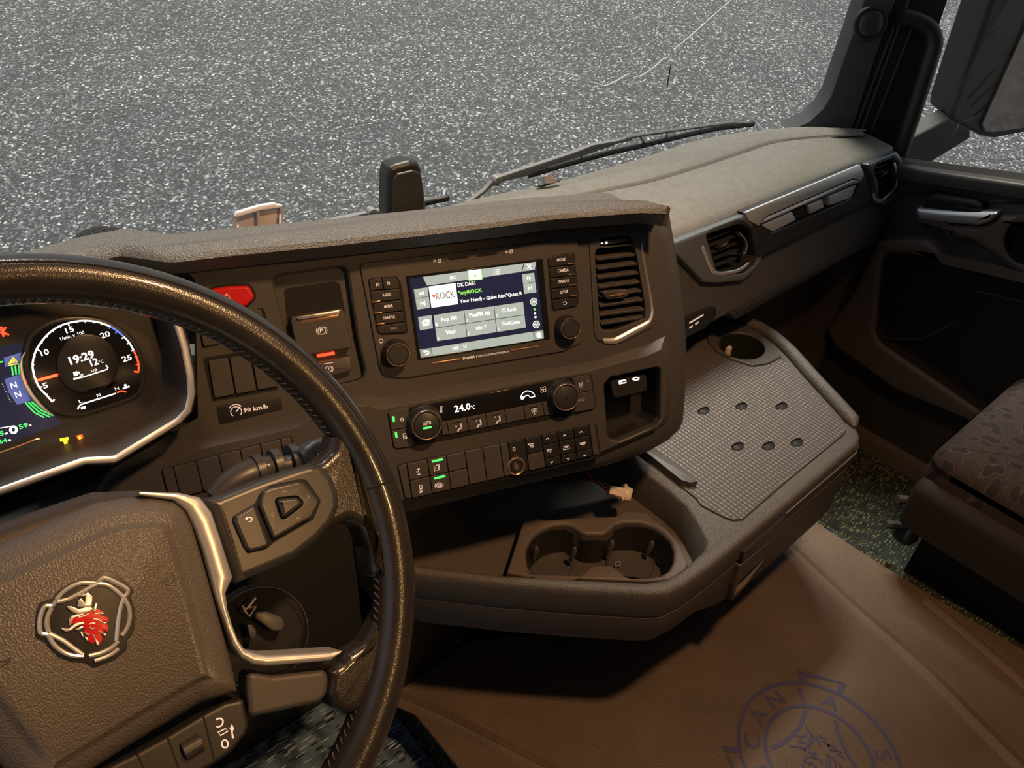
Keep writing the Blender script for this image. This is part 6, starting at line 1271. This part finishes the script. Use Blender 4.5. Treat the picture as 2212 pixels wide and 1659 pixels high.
# ================================================================== small things on the dash
PX = Pl(tuple(PH(.80).hit(560, 495)), (-.25, -.90, .30), (1, -.25, 0))
ho = thing('card_holder', tuple(PX.o), 'pinkish clear plastic card holder standing behind the visor', 'holder')
zk = lambda p: Z(p, 480, 320, 3.687)
g = MB(); out = PX.uvs(zk([(98, 545), (290, 490), (478, 455), (480, 760), (100, 780)])); g.prism(PX, rnd(out, .002), -.010, -.008, 'pink_plastic', .0005); g.build('back_plate', ho)
g = MB(); g.prism(PX, rnd(PX.uvs(zk([(100, 535), (110, 512), (300, 455), (420, 437), (432, 448), (475, 450), (478, 468), (290, 496), (100, 552)])), .001), -.012, .004, 'frosted', .001); g.build('top_edge', ho)
g = MB()
for px in (102, 285, 472): g.tube([PX.hit(*zk([(px, 540 - (px - 100) * .22)])[0]), PX.hit(*zk([(px + 8, 700)])[0]), PX.hit(*zk([(px + 8, 790)])[0])], .0020, 'pink_plastic', n=8)
g.build('rib', ho)
for q in ([(120, 610), (132, 608), (134, 685), (124, 688)], [(456, 530), (466, 528), (466, 600), (456, 604)]): g = MB(); g.prism(PX, PX.uvs(zk(q), .002), 0, .002, 'icon', .0004); g.build('slot', ho)
# black sensor box
PY = Pl(tuple(PH(.80).hit(878, 420)), (-.22, -.96, .16), (1, -.22, 0))
sb = thing('sensor_box', tuple(PY.o), 'tall black plastic sensor box with rounded top against the windscreen', 'sensor box')
sq_ = rnd(PY.uvs([(836, 470), (838, 380), (842, 362), (855, 355), (885, 347), (902, 349), (911, 362), (917, 400), (922, 440), (923, 470)]), .004)
g = MB(); g.prism(PY, sq_, -.035, .0, 'black', .008, 4); g.build('casing', sb, wn=True)
g = MB(); g.prism(PY, rnd(PY.uvs([(846, 470), (848, 385), (856, 374), (890, 366), (906, 372), (912, 410), (917, 470)]), .003), -.002, .004, 'satin_black', .003, 3); g.build('front_cover', sb, wn=True)
# little pink clip
PK = Pl(tuple(PH(.735).hit(1187, 392)), (-.3, -.8, .4), (1, 0, 0)); kd = lambda p: Z(p, 1000, 230, 3.16)
clp = thing('plastic_clip', tuple(PK.o), 'small pale pink plastic clip on the dash below the right wiper', 'clip')
g = MB(); g.prism(PK, rnd(PK.uvs(kd([(548, 478), (595, 455), (610, 490), (635, 492), (635, 522), (560, 530)])), .001), -.008, .004, 'pink_plastic', .001); g.build('clip_body', clp, wn=True)
g = MB(); g.prism(PK, rnd(PK.uvs(kd([(500, 545), (560, 530), (665, 505), (660, 512), (540, 552)])), .0005), -.008, .001, 'satin_black', .0005); g.build('clip_foot', clp)
# perforated speaker dome, far left
p = PH(.79).hit(222, 548)
g = MB(); rings = []
for k in range(7):
    a = k * math.pi / 14; rings.append([p + V((.040 * math.cos(a) * math.cos(t), .030 * math.cos(a) * math.sin(t), .032 * math.sin(a))) for t in [j * math.tau / 28 for j in range(28)]])
g.loft(rings, 'mesh_black', cap1=True) if 'mesh_black' in MATS else g.loft(rings, 'black', cap1=True)
sd = g.build('speaker_dome'); tag(sd, 'black perforated dome poking up behind the left end of the visor', 'speaker')
# key bunch behind the hub
PKy = PW.off(-.075)
kb_ = thing('key_bunch', tuple(PKy.hit(560, 1330)), 'dark key fob with crumpled clear tag hanging beside the steering column', 'keys')
zz2 = lambda p: Z(p, 460, 1220, 3.78)
g = MB(); g.prism(PKy, rnd(PKy.uvs(zz2([(340, 380), (430, 375), (560, 430), (585, 480), (560, 545), (480, 540), (330, 430)])), .004), -.002, .002, 'grey_clear', .0015, 3); g.build('clear_tag', kb_)
g = MB(); g.tube([PKy.hit(*p) for p in zz2([(350, 268), (310, 320), (270, 365), (240, 330), (262, 380), (300, 420), (350, 340), (290, 350)])], .0009, 'nylon', n=6); g.build('tag_string', kb_)
g = MB(); c = PKy.uv(*zz2([(400, 590)])[0]); g.lathe(PKy, *c, [(.040, -.02), (.040, -.016), (.037, -.013), (.030, -.012)], 'matt_black', 32); g.tube([PKy.at(a, b, -.003) for a, b in circ(*c, .0385, 36)], .0004, 'plastic', n=6, closed=True); g.build('lock_barrel', kb_)
g = MB(); g.prism(PKy, rnd(PKy.uvs(zz2([(265, 480), (320, 490), (350, 540), (335, 600), (300, 600)])), .002), -.004, .003, 'grey_clear', .001); g.build('key_fob', kb_)

# reading lamp in the roof, plus the added rear-wall lamp for hub highlights
bl = thing('hub_highlight_lamp', tuple(LAMP2), 'small warm lamp added on the rear cab wall for highlights on the hub', 'lamp')
PL2 = Pl(tuple(LAMP2), (0, 1, 0), (1, 0, 0)); g = MB(); g.lathe(PL2, 0, 0, [(.055, -.07), (.055, 0), (.045, .004)], 'plastic', 28); g.build('lamp_housing', bl); g = MB(); g.lathe(PL2, 0, 0, [(.042, .004), (.042, .008), (.03, .010)], 'lens', 28); g.build('lens', bl)
rl = thing('reading_lamp', tuple(LAMP), 'round warm reading lamp in the cab roof above the seats', 'lamp')
PLp = Pl(tuple(LAMP), (0, 0, -1), (1, 0, 0))
g = MB(); g.lathe(PLp, 0, 0, [(.075, -.07), (.075, -.005), (.070, .0), (.058, .001)], 'plastic', 32); g.build('lamp_housing', rl)
g = MB(); g.lathe(PLp, 0, 0, [(.056, .0), (.056, .003), (.04, .006)], 'lens', 32); g.build('lens', rl)
print('OBJS', len(bpy.data.objects), 'MESHV', sum(len(m.vertices) for m in bpy.data.meshes))
